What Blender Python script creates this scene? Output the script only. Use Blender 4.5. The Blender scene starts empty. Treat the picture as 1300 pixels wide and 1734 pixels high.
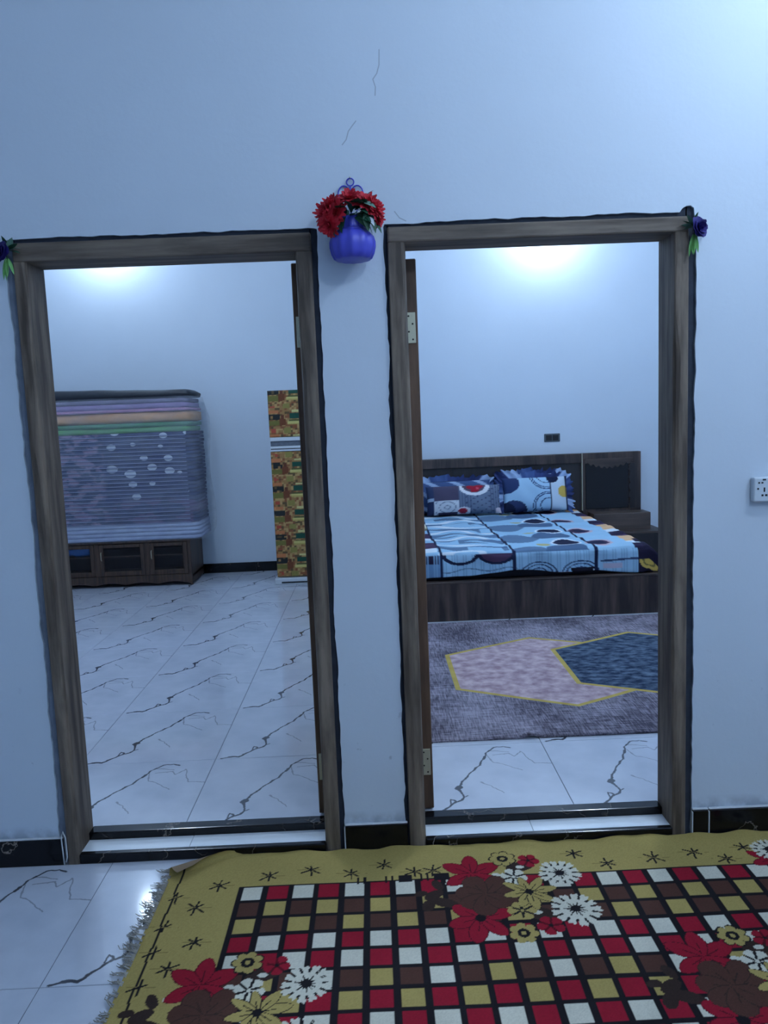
import bpy, bmesh, math, random
import numpy as np
from mathutils import Vector, Matrix

random.seed(7)
scene = bpy.context.scene
COL = scene.collection

def lin(r, g, b):
    f = lambda c: (c/255)/12.92 if c/255 <= 0.04045 else (((c/255)+0.055)/1.055)**2.4
    return (f(r), f(g), f(b))

# ------------------------------------------------------------------ camera
CAM = Vector((0.0001, -2.5558, 1.4969))
YAW, PITCH, ROLL, FPX = 0.0108, 0.1169, -0.0400, 1299.05
fw = Vector((math.sin(YAW)*math.cos(PITCH), math.cos(YAW)*math.cos(PITCH), -math.sin(PITCH)))
r0 = Vector((math.cos(YAW), -math.sin(YAW), 0)); u0 = r0.cross(fw)
rt = r0*math.cos(ROLL) + u0*math.sin(ROLL); up = u0*math.cos(ROLL) - r0*math.sin(ROLL)
cd = bpy.data.cameras.new('camera'); cam = bpy.data.objects.new('camera', cd); COL.objects.link(cam)
cam.matrix_world = Matrix(((rt.x, up.x, -fw.x, CAM.x), (rt.y, up.y, -fw.y, CAM.y), (rt.z, up.z, -fw.z, CAM.z), (0, 0, 0, 1)))
cd.sensor_fit = 'HORIZONTAL'; cd.sensor_width = 36; cd.lens = FPX/1300*36; cd.clip_start = 0.05
scene.camera = cam

# ------------------------------------------------------------------ world, light levels, exposure
w = bpy.data.worlds.new('world'); scene.world = w; w.use_nodes = True
w.node_tree.nodes['Background'].inputs[0].default_value = (0.35, 0.5, 0.8, 1)
w.node_tree.nodes['Background'].inputs[1].default_value = 0.05
vs = scene.view_settings
vs.view_transform = 'Standard'; vs.look = 'None'; vs.gamma = 1; vs.use_curve_mapping = False
vs.exposure = 0.0
LAMP_COL = (0.645, 0.805, 1.0)
E_HALL, E_FILL, E_LEFT, E_RIGHT, E_LROOM_FILL, E_RROOM_FILL = 200, 245, 68, 86, 300, 400      # bulb emission strengths
CEIL = 3.7
FLR = 0.060                                               # floor level of both rooms above the hall
YB = 5.05                                                 # back wall of both rooms
WT = 0.13                                                 # thickness of the door wall

# ------------------------------------------------------------------ material helpers
def newmat(name):
    m = bpy.data.materials.new(name); m.use_nodes = True
    nt = m.node_tree; b = nt.nodes['Principled BSDF']
    return m, nt, b
def N(nt, t, **kw):
    n = nt.nodes.new(t)
    for k, v in kw.items(): setattr(n, k, v)
    return n
def setc(sock, c): sock.default_value = (c[0], c[1], c[2], 1)
def math_(nt, op, a, b=None, clamp=False):
    n = N(nt, 'ShaderNodeMath', operation=op, use_clamp=clamp)
    for i, v in enumerate((a, b)):
        if v is None: continue
        if isinstance(v, (int, float)): n.inputs[i].default_value = v
        else: nt.links.new(v, n.inputs[i])
    return n.outputs[0]
def vmath(nt, op, a, b=None, scale=None):
    n = N(nt, 'ShaderNodeVectorMath', operation=op)
    for i, v in enumerate((a, b)):
        if v is None: continue
        if isinstance(v, (tuple, list)): n.inputs[i].default_value = v
        else: nt.links.new(v, n.inputs[i])
    if scale is not None:
        if isinstance(scale, (int, float)): n.inputs['Scale'].default_value = scale
        else: nt.links.new(scale, n.inputs['Scale'])
    return n
def mixc(nt, fac, a, b):
    n = N(nt, 'ShaderNodeMix', data_type='RGBA')
    if isinstance(fac, (int, float)): n.inputs[0].default_value = fac
    else: nt.links.new(fac, n.inputs[0])
    for i, v in ((6, a), (7, b)):
        if isinstance(v, (tuple, list)): setc(n.inputs[i], v)
        else: nt.links.new(v, n.inputs[i])
    return n.outputs[2]
def ramp(nt, fac, lo, hi):
    n = N(nt, 'ShaderNodeMapRange'); n.clamp = True
    nt.links.new(fac, n.inputs[0]); n.inputs[1].default_value = lo; n.inputs[2].default_value = hi
    return n.outputs[0]
def texco(nt, which='Object'):
    return N(nt, 'ShaderNodeTexCoord').outputs[which]
def noise(nt, vec, scale, detail=3, stretch=None, rough=0.55):
    if stretch: vec = vmath(nt, 'MULTIPLY', vec, stretch).outputs[0]
    n = N(nt, 'ShaderNodeTexNoise'); n.inputs['Scale'].default_value = scale
    n.inputs['Detail'].default_value = detail; n.inputs['Roughness'].default_value = rough
    nt.links.new(vec, n.inputs['Vector']); return n.outputs['Fac']
def bump(nt, b, h, dist=0.002, strength=0.5):
    n = N(nt, 'ShaderNodeBump'); n.inputs['Distance'].default_value = dist; n.inputs['Strength'].default_value = strength
    nt.links.new(h, n.inputs['Height']); nt.links.new(n.outputs[0], b.inputs['Normal'])
def segs_dist(nt, vec, segs):
    """distance field (minus half width) to a set of line segments (x1,y1,x2,y2,halfwidth) in the xy of vec"""
    out = None
    for x1, y1, x2, y2, hw in segs:
        ba = (x2-x1, y2-y1, 0); L2 = ba[0]**2+ba[1]**2 + 1e-9
        pa = vmath(nt, 'SUBTRACT', vec, (x1, y1, 0)).outputs[0]
        d = vmath(nt, 'DOT_PRODUCT', pa, (ba[0]/L2, ba[1]/L2, 0)).outputs['Value']
        h = math_(nt, 'MULTIPLY', d, 1.0, clamp=True)
        q = vmath(nt, 'SCALE', ba, None, scale=h).outputs[0]
        ln = vmath(nt, 'DISTANCE', pa, q).outputs['Value']
        s = math_(nt, 'SUBTRACT', ln, hw)
        out = s if out is None else math_(nt, 'MINIMUM', out, s)
    return out
def poly(pts, w0, w1=None):
    w1 = w0 if w1 is None else w1; n = len(pts)-1
    return [(pts[i][0], pts[i][1], pts[i+1][0], pts[i+1][1], w0+(w1-w0)*i/max(1, n-1)) for i in range(n)]
def flat_xy(nt, vec, ax=('X', 'Y')):
    s = N(nt, 'ShaderNodeSeparateXYZ'); nt.links.new(vec, s.inputs[0])
    c = N(nt, 'ShaderNodeCombineXYZ'); nt.links.new(s.outputs[ax[0]], c.inputs[0]); nt.links.new(s.outputs[ax[1]], c.inputs[1])
    return c.outputs[0]

def plain(name, col, rough=0.5, var=0.0, scale=30, metal=0.0, bumpd=0.0, spec=None, coat=0.0):
    m, nt, b = newmat(name)
    b.inputs['Roughness'].default_value = rough; b.inputs['Metallic'].default_value = metal
    if spec is not None: b.inputs['Specular IOR Level'].default_value = spec
    b.inputs['Coat Weight'].default_value = coat
    if var or bumpd:
        f = noise(nt, texco(nt), scale, 4)
        c = mixc(nt, f, tuple(x*(1-var) for x in col), tuple(min(1, x*(1+var)) for x in col))
        nt.links.new(c, b.inputs['Base Color'])
        if bumpd: bump(nt, b, f, bumpd)
    else: setc(b.inputs['Base Color'], col)
    return m
def attr_mat(name, rough=0.9, grain=0.12, scale=400, bumpd=0.002, back=None, sheen=0.0):
    m, nt, b = newmat(name); b.inputs['Roughness'].default_value = rough
    b.inputs['Specular IOR Level'].default_value = 0.15; b.inputs['Sheen Weight'].default_value = sheen
    a = N(nt, 'ShaderNodeAttribute', attribute_name='print').outputs['Color']
    f = noise(nt, texco(nt), scale, 3)
    c = mixc(nt, f, vmath(nt, 'SCALE', a, None, scale=1-grain).outputs[0], vmath(nt, 'SCALE', a, None, scale=1+grain).outputs[0])
    if back:
        g = N(nt, 'ShaderNodeNewGeometry').outputs['Backfacing']; c = mixc(nt, g, c, back)
    nt.links.new(c, b.inputs['Base Color'])
    if bumpd: bump(nt, b, f, bumpd)
    return m
def wood(name, dark, light, axis='Z', scale=6, rough=0.6, wear=0.0, wearcol=(0.3, 0.3, 0.3), coat=0.0, contrast=(0.35, 0.68), stretchv=14):
    m, nt, b = newmat(name); v = texco(nt); b.inputs['Roughness'].default_value = rough
    st = {'Z': (stretchv, stretchv, 0.7), 'X': (0.7, stretchv, stretchv), 'Y': (stretchv, 0.7, stretchv)}[axis]
    f = noise(nt, v, scale, 5, st, 0.6)
    c = mixc(nt, ramp(nt, f, *contrast), dark, light)
    if wear:
        g = ramp(nt, noise(nt, v, 5, 4, tuple(1 if s < 1 else 4 for s in st)), 0.5, 0.7)
        c = mixc(nt, math_(nt, 'MULTIPLY', g, wear), c, wearcol)
    nt.links.new(c, b.inputs['Base Color']); bump(nt, b, f, 0.0015)
    b.inputs['Coat Weight'].default_value = coat
    return m

# ------------------------------------------------------------------ mesh helpers
def mesh_obj(name, verts, faces, mat=None, parent=None, smooth=False, loc=(0, 0, 0)):
    me = bpy.data.meshes.new(name); me.from_pydata([tuple(v) for v in verts], [], [tuple(f) for f in faces]); me.update()
    if smooth: me.polygons.foreach_set('use_smooth', [True]*len(me.polygons))
    o = bpy.data.objects.new(name, me); COL.objects.link(o); o.location = loc
    if mat: me.materials.append(mat)
    if parent: o.parent = parent
    return o
def bm_obj(name, bm, mat=None, parent=None, smooth=False, loc=(0, 0, 0)):
    me = bpy.data.meshes.new(name); bm.normal_update(); bm.to_mesh(me); bm.free()
    if smooth: me.polygons.foreach_set('use_smooth', [True]*len(me.polygons))
    o = bpy.data.objects.new(name, me); COL.objects.link(o); o.location = loc
    if mat: me.materials.append(mat)
    if parent: o.parent = parent
    return o
def add_box(bm, x0, x1, y0, y1, z0, z1, bev=0.0, seg=2):
    vs_ = [bm.verts.new((x, y, z)) for x in (x0, x1) for y in (y0, y1) for z in (z0, z1)]
    fs = [bm.faces.new([vs_[i] for i in f]) for f in ((0, 1, 3, 2), (4, 6, 7, 5), (0, 4, 5, 1), (2, 3, 7, 6), (0, 2, 6, 4), (1, 5, 7, 3))]
    if bev > 0:
        es = list({e for f in fs for e in f.edges})
        bmesh.ops.bevel(bm, geom=es, offset=bev, segments=seg, profile=0.5, affect='EDGES')
    return bm
def box(name, x0, x1, y0, y1, z0, z1, mat, parent=None, bev=0.0, seg=2, smooth=False):
    return bm_obj(name, add_box(bmesh.new(), x0, x1, y0, y1, z0, z1, bev, seg), mat, parent, smooth)
def tube_into(bm, pts, r, n=8, closed=False, taper=None):
    pts = [Vector(p) for p in pts]; rings = []
    for i, p in enumerate(pts):
        a = pts[i-1] if (i > 0 or closed) else pts[i]; c = pts[(i+1) % len(pts)] if (i < len(pts)-1 or closed) else pts[i]
        t = (c-a).normalized(); s = t.cross(Vector((0.13, 0.97, 0.21))).normalized(); q = t.cross(s)
        rr = r if taper is None else r*(1+(taper-1)*i/(len(pts)-1))
        rings.append([bm.verts.new(p+(s*math.cos(k*2*math.pi/n)+q*math.sin(k*2*math.pi/n))*rr) for k in range(n)])
    m = len(rings)
    for i in range(m if closed else m-1):
        for k in range(n):
            bm.faces.new((rings[i][k], rings[i][(k+1) % n], rings[(i+1) % m][(k+1) % n], rings[(i+1) % m][k]))
    if not closed:
        bm.faces.new(rings[0][::-1]); bm.faces.new(rings[-1])
    return bm
def lathe_into(bm, prof, n=24, c=(0, 0, 0), rib=0.0, ribs=0):
    rings = []
    for r, z in prof:
        rings.append([bm.verts.new((c[0]+r*(1+rib*math.cos(ribs*k*2*math.pi/n))*math.cos(k*2*math.pi/n), c[1]+r*(1+rib*math.cos(ribs*k*2*math.pi/n))*math.sin(k*2*math.pi/n), c[2]+z)) for k in range(n)])
    for i in range(len(rings)-1):
        for k in range(n): bm.faces.new((rings[i][k], rings[i][(k+1) % n], rings[i+1][(k+1) % n], rings[i+1][k]))
    bm.faces.new(rings[0][::-1]); bm.faces.new(rings[-1])
    return bm
def prism_into(bm, pts, y0, y1):
    """pts (x,z) outline extruded in y"""
    a = [bm.verts.new((x, y0, z)) for x, z in pts]; b = [bm.verts.new((x, y1, z)) for x, z in pts]; n = len(pts)
    bm.faces.new(a); bm.faces.new(b[::-1])
    for i in range(n): bm.faces.new((a[(i+1) % n], a[i], b[i], b[(i+1) % n]))
    return bm
def grid_obj(name, P, C, mat, parent=None, loc=(0, 0, 0), smooth=True, flip=False):
    """P (ny,nx,3) positions, C (ny,nx,3) linear colours -> one mesh with a colour attribute named print"""
    ny, nx = P.shape[:2]
    idx = np.arange(ny*nx).reshape(ny, nx)
    q = np.stack([idx[:-1, :-1], idx[:-1, 1:], idx[1:, 1:], idx[1:, :-1]], -1).reshape(-1, 4)
    if flip: q = q[:, ::-1]
    me = bpy.data.meshes.new(name); nf = len(q)
    me.vertices.add(ny*nx); me.vertices.foreach_set('co', P.reshape(-1).astype(np.float32))
    me.loops.add(nf*4); me.loops.foreach_set('vertex_index', q.reshape(-1).astype(np.int32))
    me.polygons.add(nf); me.polygons.foreach_set('loop_start', np.arange(0, nf*4, 4, dtype=np.int32))
    me.polygons.foreach_set('use_smooth', np.full(nf, smooth))
    me.update(calc_edges=True)
    if C is not None:
        at = me.color_attributes.new('print', 'FLOAT_COLOR', 'POINT')
        c4 = np.ones((ny*nx, 4), np.float32); c4[:, :3] = C.reshape(-1, 3); at.data.foreach_set('color', c4.reshape(-1))
    if mat: me.materials.append(mat)
    o = bpy.data.objects.new(name, me); COL.objects.link(o); o.location = loc
    if parent: o.parent = parent
    return o
def empty(name, loc=(0, 0, 0), parent=None):
    o = bpy.data.objects.new(name, None); COL.objects.link(o); o.location = loc; o.empty_display_size = 0.05
    if parent: o.parent = parent
    return o
def tag(o, label, cat, group=None, kind=None):
    o['label'] = label; o['category'] = cat
    if group: o['group'] = group
    if kind: o['kind'] = kind
    return o
def struct(o, label, cat):
    o['kind'] = 'structure'; o['label'] = label; o['category'] = cat; return o
def relocate(root, kids):
    """children were built in world coordinates: keep them in place under a moved empty"""
    for k in kids: k.matrix_parent_inverse = Matrix.Translation(-Vector(root.location))
def thing(name, loc, label, cat, group=None):
    e = empty(name, loc); tag(e, label, cat, group); return e
def adopt(root):
    bpy.context.view_layer.update()
    for k in root.children: k.matrix_parent_inverse = Matrix.Translation(-Vector(root.location))

# ------------------------------------------------------------------ materials of the building
PAINT = lin(203, 215, 228)
def wall_paint(name, cracks=False):
    m, nt, b = newmat(name); b.inputs['Roughness'].default_value = 0.55
    v = texco(nt)
    n1 = noise(nt, v, 1.3, 4); n2 = noise(nt, v, 45, 3)
    c = mixc(nt, ramp(nt, n1, 0.3, 0.7), tuple(x*0.95 for x in PAINT), PAINT)
    if cracks:
        s = N(nt, 'ShaderNodeSeparateXYZ'); nt.links.new(v, s.inputs[0])
        # scuffs and splashes low on the wall, just over the skirting
        low = math_(nt, 'SUBTRACT', 1.0, ramp(nt, s.outputs['Z'], 0.10, 0.145))
        lowx = ramp(nt, noise(nt, v, 9, 4), 0.42, 0.56)
        sc = math_(nt, 'MULTIPLY', low, lowx)
        c = mixc(nt, math_(nt, 'MULTIPLY', sc, 0.55), c, lin(90, 100, 120))
        low2 = math_(nt, 'SUBTRACT', 1.0, ramp(nt, s.outputs['Z'], 0.2, 0.75))
        sp = math_(nt, 'MULTIPLY', low2, ramp(nt, noise(nt, v, 26, 2), 0.68, 0.74))
        c = mixc(nt, math_(nt, 'MULTIPLY', sp, 0.5), c, lin(110, 118, 140))
        warp = vmath(nt, 'SCALE', N(nt, 'ShaderNodeTexNoise').outputs['Color'], None, scale=0.0).outputs[0]
        p2 = flat_xy(nt, v, ('X', 'Z'))
        cr = [(0.07, 2.655), (0.068, 2.61), (0.06, 2.585), (0.047, 2.568), (0.054, 2.545), (0.052, 2.52)]
        cr2 = [(-0.012, 2.445), (-0.025, 2.43), (-0.037, 2.415), (-0.045, 2.39), (-0.058, 2.375)]
        cr3 = [(0.10, 2.165), (0.115, 2.145), (0.135, 2.135)]
        d = segs_dist(nt, p2, poly(cr, 0.0008)+poly(cr2, 0.0008)+poly(cr3, 0.0008))
        k = math_(nt, 'SUBTRACT', 1.0, ramp(nt, d, 0.0, 0.0016))
        c = mixc(nt, math_(nt, 'MULTIPLY', k, 0.5), c, lin(90, 100, 120))
    nt.links.new(c, b.inputs['Base Color']); bump(nt, b, n2, 0.0015, 0.35)
    return m
M_WALL = wall_paint('wall_paint', True)
M_WALL2 = wall_paint('room_wall_paint')
M_CEIL = plain('ceiling_paint', lin(225, 230, 236), 0.7, 0.02)
M_MORTAR = plain('lit_grey_mortar', lin(120, 130, 146), 0.95, 0.45, 18, bumpd=0.006)  # mortar left of the storeroom frame, coloured paler as the lit strip
M_MORTAR_SHADE = plain('shaded_mortar', lin(46, 53, 66), 0.95, 0.45, 25, bumpd=0.006)  # same mortar elsewhere, with the shade of the gap put into its colour
M_CAULK = plain('white_caulk', lin(190, 195, 200), 0.8, 0.1, 60)
M_GROUT = plain('tile_grout', lin(110, 116, 128), 0.9, 0.1)
M_FRAME = wood('weathered_frame_wood', lin(68, 57, 48), lin(132, 118, 104), 'Z', 3.2, 0.62, 0.55, lin(60, 52, 46), stretchv=9)
M_HEAD = wood('weathered_head_wood', lin(72, 61, 52), lin(122, 110, 98), 'X', 3.2, 0.62, 0.5, lin(66, 58, 52), stretchv=9)
M_LEAF = wood('door_edge_wood', lin(70, 50, 38), lin(112, 86, 66), 'Z', 2.6, 0.55, 0.45, lin(58, 40, 30), stretchv=8)
M_STEEL = plain('pale_steel', lin(190, 188, 165), 0.42, 0.08, 60, metal=0.55)
M_SCREW = plain('dark_screw', lin(50, 48, 46), 0.5, metal=0.6)
M_WHITE_PLASTIC = plain('white_plastic', lin(196, 206, 216), 0.4)
M_HOLE = plain('socket_hole', lin(22, 26, 32), 0.7)

def tile_mat(name, gloss):
    m, nt, b = newmat(name); v = texco(nt)
    b.inputs['Roughness'].default_value = gloss; b.inputs['Specular IOR Level'].default_value = 0.5
    wn = N(nt, 'ShaderNodeTexNoise'); wn.inputs['Scale'].default_value = 22; wn.inputs['Detail'].default_value = 4
    nt.links.new(v, wn.inputs['Vector'])
    off = vmath(nt, 'SCALE', vmath(nt, 'SUBTRACT', wn.outputs['Color'], (0.5, 0.5, 0.5)).outputs[0], None, scale=0.028).outputs[0]
    p = flat_xy(nt, vmath(nt, 'ADD', v, off).outputs[0])
    main = [(.02, .004), (.055, .018), (.095, .016), (.13, .052), (.156, .083), (.205, .132), (.196, .165), (.188, .207), (.215, .262), (.25, .326), (.30, .40), (.33, .47), (.345, .52), (.383, .56), (.425, .572), (.455, .552)]
    S = poly(main[:3], .0035, .0045)+poly(main[2:7], .0038, .0022)+poly(main[6:9], .004, .003)+poly(main[8:], .0024, .0016)
    S += [(.186, .205, .192, .213, .011), (.325, .455, .33, .47, .0055)]
    S += poly([(.148, .083), (.152, .118), (.172, .096), (.217, .14)], .0014)
    thin = poly([(.37, .487), (.44, .50), (.458, .473), (.495, .516), (.51, .45), (.53, .397), (.594, .39)], .0008)
    thin += poly([(.28, .248), (.32, .215), (.36, .152)], .0009) + poly([(.34, .49), (.362, .42), (.40, .40), (.465, .335)], .0008)
    thin += poly([(.35, .53), (.40, .53), (.44, .515)], .0008)
    d1 = segs_dist(nt, p, S); d2 = segs_dist(nt, p, thin)
    k1 = math_(nt, 'SUBTRACT', 1.0, ramp(nt, d1, 0.0, 0.0034)); k2 = math_(nt, 'SUBTRACT', 1.0, ramp(nt, d2, 0.0005, 0.0030))
    cl = ramp(nt, noise(nt, v, 5, 5), 0.35, 0.75)
    base = mixc(nt, cl, lin(198, 203, 214), lin(180, 186, 199))
    c = mixc(nt, math_(nt, 'MULTIPLY', k2, 0.55), base, lin(84, 84, 92))
    c = mixc(nt, math_(nt, 'MULTIPLY', k1, 0.92), c, lin(38, 38, 46))
    nt.links.new(c, b.inputs['Base Color'])
    return m
M_TILE = tile_mat('veined_white_tile', 0.09)
M_TREAD = plain('white_tread_tile', lin(220, 226, 232), 0.15, 0.03, 8)
def black_marble():
    m, nt, b = newmat('black_marble'); v = texco(nt)
    b.inputs['Roughness'].default_value = 0.14; b.inputs['Specular IOR Level'].default_value = 0.3
    wn = N(nt, 'ShaderNodeTexNoise'); wn.inputs['Scale'].default_value = 4.5; wn.inputs['Detail'].default_value = 5
    nt.links.new(v, wn.inputs['Vector'])
    d = math_(nt, 'ABSOLUTE', math_(nt, 'SUBTRACT', wn.outputs['Fac'], 0.535))
    k = math_(nt, 'MULTIPLY', math_(nt, 'SUBTRACT', 1.0, ramp(nt, d, 0.0, 0.006)), ramp(nt, noise(nt, v, 9), 0.45, 0.6))
    c = mixc(nt, math_(nt, 'MULTIPLY', k, 0.8), lin(11, 12, 17), lin(150, 138, 128))
    nt.links.new(c, b.inputs['Base Color']); return m
M_BLACK = black_marble()

# ------------------------------------------------------------------ the door wall
LO, LI, LI2, LO2, LT, LT2 = -1.126, -1.086, -0.224, -0.172, 2.050, 2.109     # left frame
RO, RI, RI2, RO2, RT, RT2 = 0.073, 0.130, 1.000, 1.046, 2.067, 2.116         # right frame
XL, XR, YF = -2.6, 2.9, -4.6
rj = random.Random(3)
def jag(a, b, amp, step=0.022, axis=0, bias=0.0):
    """ragged line between two (x,z) points, offset across its run"""
    n = max(2, int(math.hypot(b[0]-a[0], b[1]-a[1])/step)); out = []; v = 0
    for i in range(n+1):
        t = i/n; v = 0.72*v + rj.uniform(-amp, amp)
        o = v+bias
        x = a[0]+(b[0]-a[0])*t; z = a[1]+(b[1]-a[1])*t
        out.append((x+o, z) if axis == 0 else (x, z+o))
    return out
outline = [(XL, 0)]
jl = jag((-1.152, 0), (-1.152, 2.118), .0028) + jag((-1.135, 2.123), (-0.158, 2.125), .0025, axis=1) + jag((-0.152, 2.12), (-0.156, 0), .0022)
jr = jag((0.064, 0), (0.062, 2.12), .003) + jag((0.066, 2.128), (1.02, 2.134), .0028, axis=1) + [(1.028, 2.142), (1.04, 2.149), (1.055, 2.150), (1.066, 2.142), (1.068, 2.12)] + jag((1.073, 2.11), (1.072, 0), .0025)
jl[0] = (jl[0][0], 0); jl[-1] = (jl[-1][0], 0); jr[0] = (jr[0][0], 0); jr[-1] = (jr[-1][0], 0)
outline += jl + jr + [(XR, 0), (XR, CEIL), (XL, CEIL)]
from mathutils.geometry import delaunay_2d_cdt
clean = [outline[0]]
for q in outline[1:]:
    if math.hypot(q[0]-clean[-1][0], q[1]-clean[-1][1]) > 1e-4: clean.append(q)
outline = clean; n = len(outline)
cdt = delaunay_2d_cdt([Vector(q) for q in outline], [], [list(range(n))[::-1]], 1, 1e-6)
bm = bmesh.new()
cv = [bm.verts.new((q[0], 0, q[1])) for q in cdt[0]]
for t in cdt[2]:
    a, b, c = (cdt[0][i] for i in t)
    ccw = (b[0]-a[0])*(c[1]-a[1])-(b[1]-a[1])*(c[0]-a[0]) > 0
    bm.faces.new([cv[i] for i in (t if ccw else t[::-1])])
fv = [bm.verts.new((x, 0, z)) for x, z in outline]
bv = [bm.verts.new((x, 0.022, z)) for x, z in outline]
for i in range(n): bm.faces.new((fv[(i+1) % n], fv[i], bv[i], bv[(i+1) % n]))
for x0, x1, z0, z1 in ((XL, LO, 0, CEIL), (LO2, RO, 0, CEIL), (RO2, XR, 0, CEIL), (LO, LO2, LT2, CEIL), (RO, RO2, RT2, CEIL)):
    add_box(bm, x0, x1, 0.0215, WT, z0, z1)
wf = bm_obj('wall_front', bm, M_WALL)
struct(wf, 'pale blue painted plaster wall with a fine crack, pierced by two doorways', 'wall')
for nm, mat, boxes in (('mortar', M_MORTAR, ((-1.185, LO+.004, 0, 2.16),)), ('mortar', M_MORTAR_SHADE, ((LO, LO2, LT2-.004, 2.16), (LO2-.004, -0.125, 0, 2.16))),
                       ('mortar', M_MORTAR_SHADE, ((0.035, RO+.004, 0, 2.16), (RO, RO2, RT2-.004, 2.175), (RO2-.004, 1.105, 0, 2.175)))):
    bm = bmesh.new()
    for x0, x1, z0, z1 in boxes: add_box(bm, x0, x1, 0.009, 0.03, z0, z1)
    bm_obj(nm, bm, mat, wf)

# other walls, ceilings
struct(box('wall_back', -3.75, 3.35, YB, YB+.12, 0, CEIL, M_WALL2), 'pale blue painted back wall of the two rooms', 'wall')
struct(box('wall_middle', -0.09, 0.05, WT, YB, 0, CEIL, M_WALL2), 'pale painted wall dividing the storeroom from the bedroom', 'wall')
struct(box('wall_left', -3.75, -3.62, WT, YB, 0, CEIL, M_WALL2), 'pale painted side wall of the storeroom', 'wall')
struct(box('wall_right', 3.22, 3.35, WT, YB, 0, CEIL, M_WALL2), 'pale painted side wall of the bedroom', 'wall')
bm = bmesh.new(); add_box(bm, -3.75, XL, 0, WT, 0, CEIL); add_box(bm, XR, 3.35, 0, WT, 0, CEIL)
struct(bm_obj('wall_front_ends', bm, M_WALL2), 'pale painted wall ends closing the rooms beside the hall', 'wall')
struct(box('wall_hall_left', XL-.12, XL, YF, 0, 0, CEIL, M_WALL2), 'pale painted left wall of the hall', 'wall')
struct(box('wall_hall_right', XR, XR+.12, YF, 0, 0, CEIL, M_WALL2), 'pale painted right wall of the hall', 'wall')
struct(box('wall_hall_back', XL-.12, XR+.12, YF-.12, YF, 0, CEIL, M_WALL2), 'pale painted far wall of the hall', 'wall')
struct(box('ceiling', -3.75, 3.35, YF-.12, YB+.12, CEIL, CEIL+.1, M_CEIL), 'white plastered ceiling', 'ceiling')

# ------------------------------------------------------------------ tiled floors
def tile_mesh(u0_, u1_, v0_, v1_, th=0.008):
    bm = bmesh.new(); add_box(bm, u0_, u1_, v0_, v1_, -th, 0)
    top = [e for e in bm.edges if all(abs(v.co.z) < 1e-6 for v in e.verts)]
    bmesh.ops.bevel(bm, geom=top, offset=0.0012, segments=1, affect='EDGES')
    me = bpy.data.meshes.new('tile'); bm.normal_update(); bm.to_mesh(me); bm.free(); me.materials.append(M_TILE); return me
TM = {}
def tiled_floor(name, x0, x1, y0, y1, z, ox, oy, label):
    fl = box(name, x0, x1, y0, y1, z-0.12, z-0.002, M_GROUT); struct(fl, label, 'floor')
    g = 0.0012; S = 0.6
    for i in range(math.floor((x0-ox)/S), math.ceil((x1-ox)/S)):
        for j in range(math.floor((y0-oy)/S), math.ceil((y1-oy)/S)):
            tx, ty = ox+i*S, oy+j*S
            a = tuple(round(q, 4) for q in (max(g, x0-tx), min(S-g, x1-tx), max(g, y0-ty), min(S-g, y1-ty)))
            if a[1]-a[0] < .01 or a[3]-a[2] < .01: continue
            if a not in TM: TM[a] = tile_mesh(*a)
            t = bpy.data.objects.new('tile', TM[a]); COL.objects.link(t); t.location = (tx, ty, z); t.parent = fl
    return fl
tiled_floor('floor', XL, XR, YF, 0, 0.0, -0.972, -0.61, 'white veined glossy tiles of the hall floor')
tiled_floor('floor_storeroom', -3.62, -0.09, WT, YB, FLR, -0.745, 0.065, 'white veined glossy tiles of the storeroom floor')
tiled_floor('floor_bedroom', 0.05, 3.22, WT, YB, FLR, 0.09, 0.095, 'white veined glossy tiles of the bedroom floor')

# skirtings
def skirting(name, runs, y0, y1, z0, z1, label, caulk=True):
    e = empty(name); struct(e, label, 'baseboard')
    for a, b in runs:
        box('baseboard_tile', a+.001, b-.001, y0, y1, z0, z1, M_BLACK, e, 0.0015, 1)
    if caulk:
        for a, b in runs:
            box('caulk_bead', a, b, y0+.003, y1, z1, z1+.006, M_CAULK, e, 0.002, 1)
    return e
sk = skirting('baseboard_front', [(XL, -2.19), (-2.19, -1.59), (-1.59, -1.140), (-0.153, 0.067), (1.072, 1.128), (1.131, 1.73), (1.73, 2.33), (2.33, XR)], -0.013, 0.001, 0.0, 0.094, 'black marble skirting along the hall wall')
for x in (1.1295, -0.1545, 1.0705): box('caulk_line', x-.0018, x+.0018, -0.014, 0.0, 0, 0.09, M_CAULK, sk)
bm = bmesh.new()
tube_into(bm, [(-1.139, -.014, .002), (-1.141, -.014, .06), (-1.142, -.014, .105), (-1.136, -.012, .122), (-1.128, -.014, .102), (-1.127, -.014, .03), (-1.133, -.014, .012)], 0.0028, 6)
bm_obj('caulk_line', bm, M_CAULK, sk, True)
skirting('baseboard_back', [(-3.62+.6*k, min(-3.62+.6*(k+1), -0.09)) for k in range(6)] + [(0.05+.6*k, min(0.05+.6*(k+1), 3.22)) for k in range(6)], YB-.012, YB, FLR, FLR+.095, 'black skirting along the back wall of the rooms', False)

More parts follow.
